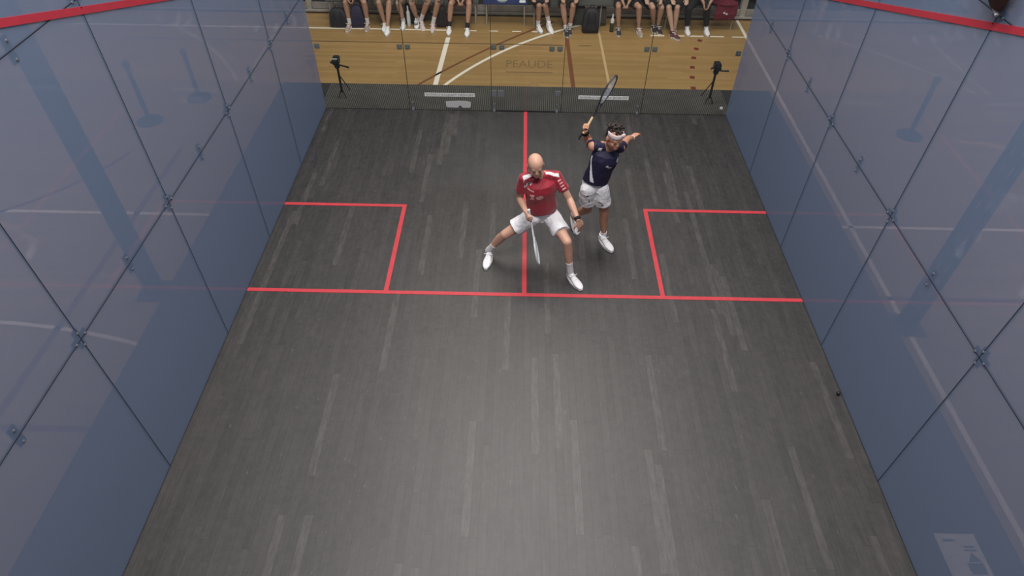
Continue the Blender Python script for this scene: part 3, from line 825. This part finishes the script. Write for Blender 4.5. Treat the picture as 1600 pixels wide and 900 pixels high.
def racket(butt, tip, facen, label, fmat, gripm, strm):
    """squash racket from the butt of its handle to the tip of its head; facen: normal of the strings"""
    butt, tip = V(butt), V(tip); d = (tip - butt).normalized(); n = V(facen); n = (n - d * n.dot(d)).normalized(); s = d.cross(n)
    L = (tip - butt).length; root = empty('squash_racket', butt, label=label, cat='racket')
    P = lambda t, x=0, z=0: butt + d * t + s * x + n * z
    bm = bmesh.new(); rings(bm, [(P(0), s * .018, n * .016), (P(.008), s * .020, n * .018), (P(.02), s * .0155, n * .0135), (P(.19), s * .0150, n * .0130), (P(.20), s * .012, n * .011)], 10); obj('grip', bm, gripm, root, True)
    hc = L - .170; hl, hw = .165, .098
    bm = bmesh.new(); n_ = 44; pts = []
    for i in range(n_):
        a = 2 * PI * i / n_; t = math.cos(a); x = math.sin(a)
        pts.append(P(hc + hl * t, hw * x * (1 - .10 * (-t if t < 0 else 0))))
    # head hoop, closed
    R = []
    for i in range(n_):
        tg = (pts[(i + 1) % n_] - pts[i - 1]).normalized(); o_ = n.cross(tg).normalized()
        R.append([bm.verts.new(pts[i] + o_ * .006 * math.cos(b) + n * .010 * math.sin(b)) for b in [2 * PI * j / 8 for j in range(8)]])
    for i in range(n_):
        A, B = R[i], R[(i + 1) % n_]
        for j in range(8): bm.faces.new((A[j], A[(j + 1) % 8], B[(j + 1) % 8], B[j]))
    # shaft and split throat
    tube(bm, [P(.195), P(.26)], [.010, .010], 10)
    for sx in (-1, 1): tube(bm, [P(.25, 0), P(.29, sx * .018), P(hc - hl * .80, sx * .058)], [.010, .008, .007], 8)
    obj('frame', bm, fmat, root, True)
    bm = bmesh.new(); m_ = 14
    for i in range(-m_ // 2 + 1, m_ // 2):
        x = i * hw * 2 / m_; q = math.sqrt(max(0, 1 - (x / hw) ** 2)) * hl; tube(bm, [P(hc - q, x), P(hc + q, x)], .0011, 4, False)
    for i in range(-8, 9):
        t = i * hl * 2 / 18; q = math.sqrt(max(0, 1 - (t / hl) ** 2)) * hw; tube(bm, [P(hc + t, -q), P(hc + t, q)], .0011, 4, False)
    obj('strings', bm, strm, root)
    return root

# ---- player in red, crouched in a lunge
J1 = dict(hd=(.086, 5.975, 1.425), nk=(.135, 6.05, 1.236), sR=(-.040, 5.97, 1.262), sL=(.318, 6.091, 1.222), pv=(.185, 6.098, .735),
          hR=(.098, 6.07, .690), hL=(.282, 6.105, .672), kR=(-.237, 6.00, .452), kL=(.468, 5.762, .561), aR=(-.434, 6.115, .105), aL=(.536, 5.762, .110),
          eR=(-.078, 6.01, .975), eL=(.47, 6.015, .978), wR=(-.003, 5.778, .965), wL=(.57, 5.818, .84))
f1 = {'R': ((-.418, 6.155, .004), (-.465, 5.87, .004)), 'L': ((.515, 5.80, .004), (.665, 5.55, .004))}
h1 = {'R': dict(d=(.22, -.80, -.25), n=(.85, .15, -.25), thumb=-1, curl=1.25), 'L': dict(d=(.38, .05, -.92), n=(-.55, .62, -.1), thumb=-1, curl=.28, k=1.15)}
p1, g1, ax1 = person('bald player in red shirt and white shorts lunging with a lowered racket', J1, (.1, -1, 0), 'skin1', (.14, -.95, -.20), (-.05, -.20, .96),
   shirt='red_shirt', shorts='white_cloth', short_len=.66, short_r=.098, socks='sock', sock_h=.15, hands=h1, hair='shaved', feet=f1, sleeve=.60, voxel=.0055, hem=-.035)
ring_band(p1, 'wristband', lerp(J1['wL'], J1['eL'], .06), V(J1['wL']) - V(J1['eL']), .033, .035, 'band_black')

# shirt print, stripes
def shirt_of(p): return next(c for c in p.children if c.name.startswith('shirt'))
def shorts_of(p): return next(c for c in p.children if c.name.startswith('shorts'))
sh = shirt_of(p1); me = sh.data
me.materials.append(M['white_cloth']); me.materials.append(M['pink_print'])
Jn, JR, JL, Jp = V(J1['nk']), V(J1['sR']), V(J1['sL']), V(J1['pv'])
upT = (Jn - Jp).normalized(); sdT = (JL - JR); sdT = (sdT - upT * sdT.dot(upT)).normalized(); fT = sdT.cross(upT).normalized()
if fT.y > 0: fT = -fT
def loc(c): q = c - Jn; return q.dot(sdT), q.dot(fT), q.dot(upT)
def st(c, n):
    x, f, u = loc(c)
    return .062 < abs(x) < .20 and abs(f - .040 - (abs(x) - .12) * .25) < .016 and u > -.035
paint(me, 1, st)
def crest(c, n):
    x, f, u = loc(c)
    if f < .03: return False
    x = (x + .085) / 1.55; u = (u + .165) / 1.4
    fig = abs(x + .030) < .007 + .25 * abs(u) and abs(u) < .028
    shield = (x - .018) ** 2 / .026 ** 2 + (u + .002) ** 2 / .022 ** 2 < 1 and not ((x - .010) ** 2 + (u - .006) ** 2 < .005 ** 2 or (x - .028) ** 2 + (u + .004) ** 2 < .0045 ** 2)
    return fig or shield
paint(me, 2, crest)
def dash(c, n):
    x, f, u = loc(c); return f > .02 and abs((u + .075) + .35 * (x + .135)) < .009 and abs(x + .135) < .026
paint(me, 2, dash)
def sleevep(c, n):      # small marks running down each sleeve
    for s in (JR, JL):
        e = V(J1['eR'] if s is JR else J1['eL']); d = (e - s).normalized(); q = c - s; t = q.dot(d)
        r_ = q - d * t
        if .02 < t < .17 and (t * 28) % 1 < .45 and r_.normalized().dot((fT + upT * .3).normalized()) > .93: return True
    return False
paint(me, 2, sleevep)
sh.data.materials.append(M['ink'])

# racket of the red player: hangs from the right hand
gp, gs = g1['R']
t1 = V((.150, 5.60, .40)); dirv = (t1 - gp).normalized()
racket(gp - dirv * .09, gp - dirv * .09 + dirv * .685, (1, -.02, .18), 'white squash racket hanging from the red player\'s hand', 'frame_w', 'grip_w', 'string')

# ---- player in navy, racket raised behind
J2 = dict(hd=(.925, 6.270, 1.595), nk=(.882, 6.362, 1.414), sR=(.713, 6.330, 1.450), sL=(1.030, 6.448, 1.362), pv=(.774, 6.354, .939),
          hR=(.700, 6.30, .905), hL=(.862, 6.348, .890), kR=(.742, 6.436, .505), kL=(.944, 6.394, .494), aR=(.635, 6.700, .200), aL=(.986, 6.457, .100),
          eR=(.685, 6.594, 1.362), eL=(1.147, 6.721, 1.301), wR=(.621, 6.44, 1.561), wL=(1.245, 6.937, 1.194))
f2 = {'R': ((.600, 6.800, .135), (.645, 6.640, .010), (0, .6, .8)), 'L': ((.945, 6.485, .004), (1.085, 6.225, .004))}
h2 = {'R': dict(d=(-.22, -.30, .92), n=(.92, -.25, .1), thumb=-1, curl=1.2), 'L': dict(d=(.55, .75, .05), n=(.1, -.2, -1), thumb=1, curl=.35)}
p2, g2, ax2 = person('player in navy shirt and white headband raising a racket behind his head', J2, (.25, -1, 0), 'skin2', (.30, -.93, -.22), (.12, -.22, .97),
   shirt='navy', shorts='white_cloth', short_len=.60, short_r=.092, socks='sock', sock_h=.05, hands=h2, hair='hair', feet=f2, sleeve=.30, voxel=.0055, k=.88, hem=-.045)
hd = V(J2['hd']); X, Y, Z = ax2
ring_band(p2, 'headband', hd + Z * .060 - Y * .012, (Z - Y * .16), .079, .055, 'band_white', side=X, ry=.097)
bm = bmesh.new(); ball(bm, hd + Z * .080 + X * .055 + Y * .060, (.026, .018, .028), ax2, 14)  # small white bump on the front left of the headband
obj('headband_bump', bm, 'band_white', p2, True)
ring_band(p2, 'wristband', lerp(J2['wR'], J2['eR'], .10), V(J2['wR']) - V(J2['eR']), .034, .05, 'band_black')
bm = bmesh.new(); c = lerp(J2['wR'], J2['eR'], .08); tube(bm, [c + V((-.03, -.02, 0)), c + V((-.055, -.03, -.035)), c + V((-.065, -.03, -.075))], [.012, .010, .006], 8); obj('wrist_strap', bm, 'band_black', p2, True)
ring_band(p2, 'bracelet', lerp(J2['wL'], J2['eL'], .05), V(J2['wL']) - V(J2['eL']), .029, .010, 'band_white', th=.003)
me = shirt_of(p2).data; me.materials.append(M['white_cloth'])
Jn, JR, JL, Jp = V(J2['nk']), V(J2['sR']), V(J2['sL']), V(J2['pv'])
upT = (Jn - Jp).normalized(); sdT = (JL - JR); sdT = (sdT - upT * sdT.dot(upT)).normalized(); fT = sdT.cross(upT).normalized()
if fT.y > 0: fT = -fT
def side_piping(c, n):
    x, f, u = loc(c)
    return -.40 < u < -.10 and x < 0 and abs((f - .045) + .30 * (u + .25)) < .013 and x < -.08
paint(me, 1, side_piping)
def chest_marks(c, n):
    x, f, u = loc(c)
    if f < .03: return False
    return ((x + .02) ** 2 + (u + .15) ** 2 < .016 ** 2) or (abs(u + .165) < .006 and -.005 < x < .045) or ((x - .11) ** 2 / .012 ** 2 + (u + .09) ** 2 / .03 ** 2 < 1) or (abs(x + .12) < .02 and f > .02 and u > -.03 and abs(u) < .02)
paint(me, 1, chest_marks)
me = shorts_of(p2).data; me.materials.append(M['ink'])
def sm2(c, n):
    q = c - V(J2['hL']); r_ = c - V(J2['hR'])
    return n.y < -.2 and ((abs(q.z + .20) < .012 and abs(q.x - .03) < .012) or (abs(q.z + .165 + .5 * (q.x - .0)) < .007 and abs(q.x) < .025)) or (n.y < -.1 and (r_.z + .05) ** 2 + (r_.x + .0) ** 2 < .012 ** 2) or (n.y < -.1 and abs(r_.z + .15) < .014 and abs(r_.x - .03) < .008)
paint(me, 1, sm2)
gp, gs = g2['R']
tip = V((.868, 6.56, 2.075)); dirv = (tip - gp).normalized()
racket(gp - dirv * .07, gp + dirv * .615, (.87, -.48, .05), 'dark-framed squash racket raised in the navy player\'s hand', 'frame_d', 'grip_y', 'string')

# ---- seated spectators on the benches
def seated(label, ax_, kx, shirt, skin, shorts='bag_black', socks='sock', sock_h=.10, shoes=('shoe', 'sole', 'lace'), long_legs=None, toes=None, hands='thigh', short_len=.75, zk=.375, tx=None):
    """ax_: ((x,y[,z]) right ankle, left ankle) as seen from the court: first is the one at image left; kx: knee xs"""
    (a0, a1) = ax_
    z0 = a0[2] if len(a0) > 2 else GZ + .10; z1 = a1[2] if len(a1) > 2 else GZ + .10
    cx = (kx[0] + kx[1]) / 2; ky = 12.92
    k0 = V((kx[0], ky, zk)); k1 = V((kx[1], ky, zk))
    cx = cx if tx is None else tx
    sp_ = .09
    J = dict(pv=(cx, 13.30, .46), hR=(cx - sp_, 13.29, .425), hL=(cx + sp_, 13.29, .425), kR=k0, kL=k1, aR=(a0[0], a0[1], z0), aL=(a1[0], a1[1], z1),
             nk=(cx, 13.22, .96), hd=(cx, 13.14, 1.16), sR=(cx - .165, 13.24, .95), sL=(cx + .165, 13.24, .95))
    if hands == 'clasp':
        J.update(eR=(cx - .18, 13.06, .68), eL=(cx + .18, 13.06, .68), wR=(cx - .05, 12.90, .46), wL=(cx + .05, 12.90, .46))
        hh = {'R': dict(d=(.35, -.45, -.75), n=(.8, .1, .2), thumb=-1, curl=.8), 'L': dict(d=(-.35, -.45, -.75), n=(-.8, .1, .2), thumb=1, curl=.8)}
    elif hands == 'low':
        J.update(eR=(cx - .19, 13.02, .70), eL=(cx + .19, 13.02, .70), wR=(cx - .06, 12.86, .50), wL=(cx + .06, 12.86, .50))
        hh = {'R': dict(d=(.25, -.2, -.95), n=(.8, .1, .1), thumb=-1, curl=.5), 'L': dict(d=(-.25, -.2, -.95), n=(-.8, .1, .1), thumb=1, curl=.5)}
    else:
        J.update(eR=(cx - .19, 13.14, .69), eL=(cx + .19, 13.14, .69), wR=(cx - .15, 12.98, .52), wL=(cx + .15, 12.98, .52))
        hh = {'R': dict(d=(.2, -.9, -.1), n=(0, 0, -1), thumb=1, curl=.3), 'L': dict(d=(-.2, -.9, -.1), n=(0, 0, -1), thumb=-1, curl=.3)}
    feet = {}
    for s, a, i in (('R', a0, 0), ('L', a1, 1)):
        tdx, tdy, tz = (toes[i] if toes else (0, -.26, 0))
        z = (a[2] if len(a) > 2 else GZ + .10) - .096
        hx, hy = a[0] - tdx * .18, a[1] - tdy * .18
        feet[s] = ((hx, hy, z + (0 if tz >= 0 else 0)), (hx + tdx, hy + tdy, z + tz))
        if tz: 
            d = V((tdx, tdy, tz)); feet[s] = feet[s] + ((V((0, 0, 1)) - d.normalized() * d.normalized().z),)
    return person(label, J, (0, -1, 0), skin, (0, -.93, -.35), (0, -.3, .95), shirt=shirt, shorts=None if long_legs else shorts, short_len=short_len, short_r=.095, socks=socks, sock_h=sock_h,
                  voxel=.0095, hands=hh, hair='hair', group='spectators seated on the benches', feet=feet, shoe_mats=shoes, long_legs=long_legs, detail=False, k=.95, knee_scale=.95)

tan_shoe = ('shoe_tan', 'sole', 'lace'); M['shoe_tan'] = mat('tan_shoe_upper', (.36, .27, .22), .6, mottle=.3, mscale=30)
M['shoe_dark'] = mat('dark_shoe_upper', (.035, .025, .03), .6); M['shoe_maroon'] = mat('maroon_shoe_upper', (.10, .03, .03), .6); M['shoe_pink'] = mat('pinkish_shoe_upper', (.62, .48, .45), .6)
M['cloth_olive'] = mat('olive_cloth', (.13, .13, .095), .8, bump=.3, bscale=14); M['cloth_grey'] = mat('grey_cloth', (.16, .16, .17), .8); M['cloth_black'] = mat('black_cloth', (.012, .012, .014), .85, bump=.3, bscale=14)
M['cloth_maroon'] = mat('maroon_cloth', (.09, .012, .016), .8); M['sock_black'] = mat('black_knit', (.012, .012, .013), .9)
M['skin3'] = mat('shaded_skin', (.42, .24, .165), .55, mottle=.07, mscale=9); M['skin4'] = mat('pale_leg_skin', (.48, .30, .22), .55, mottle=.07, mscale=9)
dk = ('shoe_dark', 'sole', 'lace'); mr_ = ('shoe_maroon', 'sole', 'lace'); pk = ('shoe_pink', 'sole', 'lace')
seated('seated spectator at the far left, bare shins, white socks and tan shoes, hands clasped', ((-3.49, 12.93), (-3.14, 12.97)), (-3.50, -3.14), 'cloth_grey', 'skin3', 'cloth_black', 'sock', .09, tan_shoe, toes=((-.03, -.26, 0), (0, -.26, 0)), hands='low', tx=-3.37)
seated('spectator in long olive shorts with feet together and white shoes', ((-2.80, 12.95), (-2.71, 12.78)), (-2.86, -2.66), 'cloth_olive', 'skin3', 'cloth_olive', None, .05, toes=((.02, -.26, 0), (.0, -.27, 0)), hands='thigh', short_len=.93, tx=-2.83)
seated('spectator beside the backpack with slim legs tucked under the bench', ((-2.44, 13.05), (-2.17, 13.12)), (-2.48, -2.22), 'cloth_grey', 'skin4', 'cloth_olive', 'sock', .06, toes=((.0, -.26, 0), (0, -.26, 0)), tx=-2.31)
seated('spectator with one leg crossed behind, long white socks and pinkish shoes', ((-2.08, 13.02, .02), (-1.84, 12.96)), (-1.93, -1.72), 'bag_black', 'skin3', 'cloth_grey', 'sock', .15, pk, toes=((.08, -.22, -.10), (0, -.27, 0)), tx=-1.8)
seated('spectator in maroon shorts with black ankle socks and white shoes', ((-1.51, 12.86), (-1.15, 12.80)), (-1.46, -1.11), 'cloth_maroon', 'skin3', 'cloth_maroon', 'sock_black', .09, toes=((.0, -.27, 0), (0, -.27, 0)), hands='clasp', tx=-1.27)
seated('spectator with white shoes and a lifted white-socked foot, black knee-length shorts', ((.24, 13.02), (.43, 13.00, .08)), (.24, .36), 'cloth_black', 'skin3', 'cloth_black', 'sock', .08, toes=((.07, -.25, 0), (.10, -.22, -.12)), short_len=.98, tx=0.26)
seated('spectator in black shorts with ankles together and dark-and-white shoes', ((.78, 12.86), (.87, 12.95)), (.70, .90), 'cloth_black', 'skin3', 'cloth_black', 'sock', .06, {'R': dk, 'L': dk}, toes=((.03, -.26, 0), (-.02, -.26, 0)), short_len=.88, tx=0.82)
seated('spectator leaning forward with knees apart, one dark and one tan shoe', ((1.82, 12.95), (2.22, 12.95)), (1.77, 2.17), 'cloth_maroon', 'skin3', 'cloth_black', None, .05, {'R': dk, 'L': tan_shoe}, toes=((.0, -.27, 0), (.05, -.26, 0)), hands='clasp', tx=1.9)
seated('spectator with slim legs drawn back, behind a panel joint, dark shoes', ((2.54, 13.12), (2.62, 13.05)), (2.43, 2.60), 'cloth_black', 'skin4', 'cloth_black', None, .05, dk, toes=((.0, -.25, 0), (.03, -.26, 0)), tx=2.42)
seated('spectator with bare legs crossed at the ankles and maroon shoes', ((2.86, 12.80), (2.92, 12.90)), (2.74, 2.90), 'cloth_black', 'skin4', 'cloth_black', None, .05, mr_, toes=((.12, -.22, 0), (-.08, -.24, 0)), short_len=.92, tx=2.92)
seated('spectator in long dark trousers and white shoes at the far right, hands clasped', ((3.19, 13.03), (3.57, 13.03)), (3.12, 3.47), 'cloth_black', 'skin3', None, 'sock', .06, long_legs='cloth_black', toes=((.0, -.26, 0), (0, -.26, 0)), hands='low', tx=3.43)

# ------------------------------------------------------------------ bags and bottles by the benches
def blob_bag(name, c, r, m, label, strap=True, squash=1, lean=0, cat='bag', pocket=True):
    root = empty(name, (c[0], c[1], GZ), label=label, cat=cat)
    bm = bmesh.new(); x, y = c; w_, d_, h = r; z = GZ
    secs = []
    for t, kx, ky in ((0, .80, .85), (.04, .98, 1), (.3, 1, 1), (.6, .95, .92), (.85, .80, .75), (.97, .5, .5), (1, .2, .2)):
        p = 26; secs.append(((x + lean * t, y, z + h * t), (w_ * kx, 0, 0), (0, d_ * ky, 0)))
    R = rings(bm, secs, 24)
    for ring, (cc, a, b_) in zip(R, secs):
        for v in ring:
            q = v.co - V(cc); u = q.x / max(a[0], 1e-4); vv = q.y / max(b_[1], 1e-4); m_ = max(abs(u), abs(vv), 1e-4); e = math.hypot(u, vv) / m_
            q2 = V((q.x * (1 + (e - 1) * .75), q.y * (1 + (e - 1) * .75), 0)) if squash else q
            v.co = V(cc) + q2 + V((.012 * noise.noise(v.co * 9), .012 * noise.noise(v.co * 9 + V((3, 3, 3))), 0))
    obj('body', bm, m, root, True)
    if strap:
        bm = bmesh.new()
        for sx in (-.35, .35): tube(bm, [(x + sx * w_, y - d_ * .85, z + h * .12), (x + sx * w_ * 1.2, y - d_ * 1.15, z + h * .5), (x + sx * w_, y - d_ * .8, z + h * .88)], .012, 8)
        tube(bm, [(x - .04, y, z + h * .97), (x - .03, y, z + h + .05), (x + .03, y, z + h + .05), (x + .04, y, z + h * .97)], .009, 8)
        obj('strap', bm, 'bag_black', root, True)
    if pocket:
        bm = bmesh.new(); box(bm, x - w_ * .6, x + w_ * .6, y - d_ * 1.12, y - d_ * .8, z + h * .12, z + h * .48, .02); obj('pocket', bm, m, root, True)
    return root
blob_bag('sports_bag', (-3.70, 13.0), (.19, .11, .36), 'bag_black', 'rounded black sports bag at the far left end of the bench')
blob_bag('backpack', (-3.32, 13.0), (.13, .10, .42), 'bag_navy', 'dark navy bag between the shins of the leftmost spectator', strap=False)
blob_bag('backpack', (-2.31, 13.24), (.13, .10, .40), 'bag_black', 'slim black backpack behind the white bottle, left group')
blob_bag('backpack', (-1.67, 13.08), (.10, .09, .40), 'bag_black', 'black bag between white-socked and black-socked spectators')
blob_bag('backpack', (1.27, 12.95), (.17, .12, .46), 'bag_black', 'large black backpack standing alone in the right group')
blob_bag('sports_bag', (1.07, 13.30), (.12, .10, .40), 'bag_grey', 'grey-green patterned bag behind the large black backpack', strap=False)
blob_bag('sports_bag', (1.50, 13.30), (.11, .10, .39), 'bag_grey', 'grey-green bag right of the large black backpack', strap=False)
blob_bag('sports_bag', (-2.05, 13.42), (.12, .10, .22), 'bag_grey', 'low grey bag on the floor under the left bench', strap=False, pocket=False)

def bottle(x, y, m1, m2, label, h=.24):
    root = empty('drink_bottle', (x, y, GZ), label=label, cat='bottle'); z = GZ
    bm = bmesh.new(); rings(bm, [((x, y, z + a), (b_, 0, 0), (0, b_, 0)) for a, b_ in ((0, .034), (.01, .038), (h * .55, .038), (h * .60, .034))], 18); obj('lower_body', bm, m2, root, True)
    bm = bmesh.new(); rings(bm, [((x, y, z + a), (b_, 0, 0), (0, b_, 0)) for a, b_ in ((h * .60, .036), (h * .82, .036), (h * .90, .018))], 18); obj('shoulder', bm, m1, root, True)
    bm = bmesh.new(); rings(bm, [((x, y, z + a), (b_, 0, 0), (0, b_, 0)) for a, b_ in ((h * .90, .018), (h * 1.1, .015), (h * 1.18, .008))], 12); obj('cap', bm, m1, root, True)
bottle(1.69, 12.95, 'plastic_clear', 'plastic_dark', 'bottle with white top and dark base beside the large black backpack', .30)
bottle(-2.33, 13.05, 'plastic_clear', 'plastic_clear', 'white drink bottle in front of the slim black backpack', .34)
bottle(-2.18, 12.98, 'plastic_clear', 'cloth_grey', 'small bottle with grey base near the crossed white sock', .16)
# maroon jacket hanging off the bench end, with a small white logo
root = empty('jacket', (3.95, 13.1, .0), label='maroon jacket with small white logo draped over the right bench end', cat='jacket')
bm = bmesh.new()
rings(bm, [((3.86, 13.26, .35), (.24, 0, 0), (0, .16, 0)), ((3.88, 13.20, .40), (.25, 0, 0), (0, .18, 0)), ((3.90, 13.14, .40), (.22, 0, 0), (0, .13, 0))], 18)
rings(bm, [((3.88, 13.08, .10), (.20, 0, 0), (0, .018, 0)), ((3.90, 13.07, .22), (.22, 0, 0), (0, .03, 0)), ((3.90, 13.09, .40), (.21, 0, 0), (0, .035, 0))], 18)
me = fuse(bm, .008, 3)
wrinkle(me, lambda c: .012 * noise.noise(c * 10))
link('cloth', me, mat('wine_jacket', (.13, .010, .022), .8, bump=.3, bscale=14), root)
bm = bmesh.new(); box(bm, 3.84, 3.88, 13.030, 13.045, .235, .265, .003); box(bm, 3.89, 3.93, 13.030, 13.045, .215, .245, .003); obj('logo', bm, 'plastic_clear', root)
# towel on the blue bench
bm = bmesh.new(); rings(bm, [((-.48, 13.22, .337), (.10, 0, 0), (0, .08, 0)), ((-.48, 13.22, .36), (.11, 0, 0), (0, .08, 0)), ((-.47, 13.23, .38), (.06, 0, 0), (0, .05, 0))], 16)
tag(obj('towel', bm, mat('grey_towel', (.3, .33, .36), .9, bump=.5, bscale=40), None, True), 'crumpled pale grey towel on the blue bench', 'towel')
bm = bmesh.new(); box(bm, -.14, -.02, 13.13, 13.22, .337, .36, .006); tag(obj('folded_paper', bm, 'paper'), 'folded white paper on the right end of the blue bench', 'paper')

# ------------------------------------------------------------------ light
def area(name, loc, size, power, col=(1, 1, 1), target=None, sy=None):
    l = bpy.data.lights.new(name, 'AREA'); l.shape = 'RECTANGLE'; l.size = size; l.size_y = sy or size; l.energy = power; l.color = col
    o = bpy.data.objects.new(name, l); COL.objects.link(o); o.location = loc
    if target: o.rotation_euler = (V(target) - V(loc)).to_track_quat('-Z', 'Y').to_euler()
    return o
area('court_lamp', (0, 8.4, 10.5), 5.0, 680, (1, .955, .935), (0, 3.0, 0), 4.0)
area('court_lamp_front', (0, 1.6, 10.5), 4.0, 900, (1, .955, .935), (0, 3.4, 0), 2.0)
area('hall_lamp', (0, 12.2, 9.0), 7, 230, (1, .93, .82))
area('hall_lamp', (-8.5, 6, 8.0), 5, 230, (1, .95, .88), None, 9)
area('hall_lamp', (8.5, 6, 8.0), 5, 230, (1, .95, .88), None, 9)

w_ = bpy.data.worlds.new('world'); sc.world = w_; w_.use_nodes = True
w_.node_tree.nodes['Background'].inputs[0].default_value = (.62, .68, .80, 1)
w_.node_tree.nodes['Background'].inputs[1].default_value = .16

# ------------------------------------------------------------------ camera
cd = bpy.data.cameras.new('camera'); cam = bpy.data.objects.new('camera', cd); COL.objects.link(cam)
cam.location = (-.0969, .2262, 5.3309); cam.rotation_euler = (.7869, -.0099, .0184)
cd.sensor_width = 36; cd.lens = 36 * 1012 / 1600; cd.clip_start = .05; cd.clip_end = 100
sc.camera = cam
vs = sc.view_settings; vs.view_transform = 'Standard'; vs.look = 'None'; vs.gamma = 1; vs.exposure = 0; vs.use_curve_mapping = False
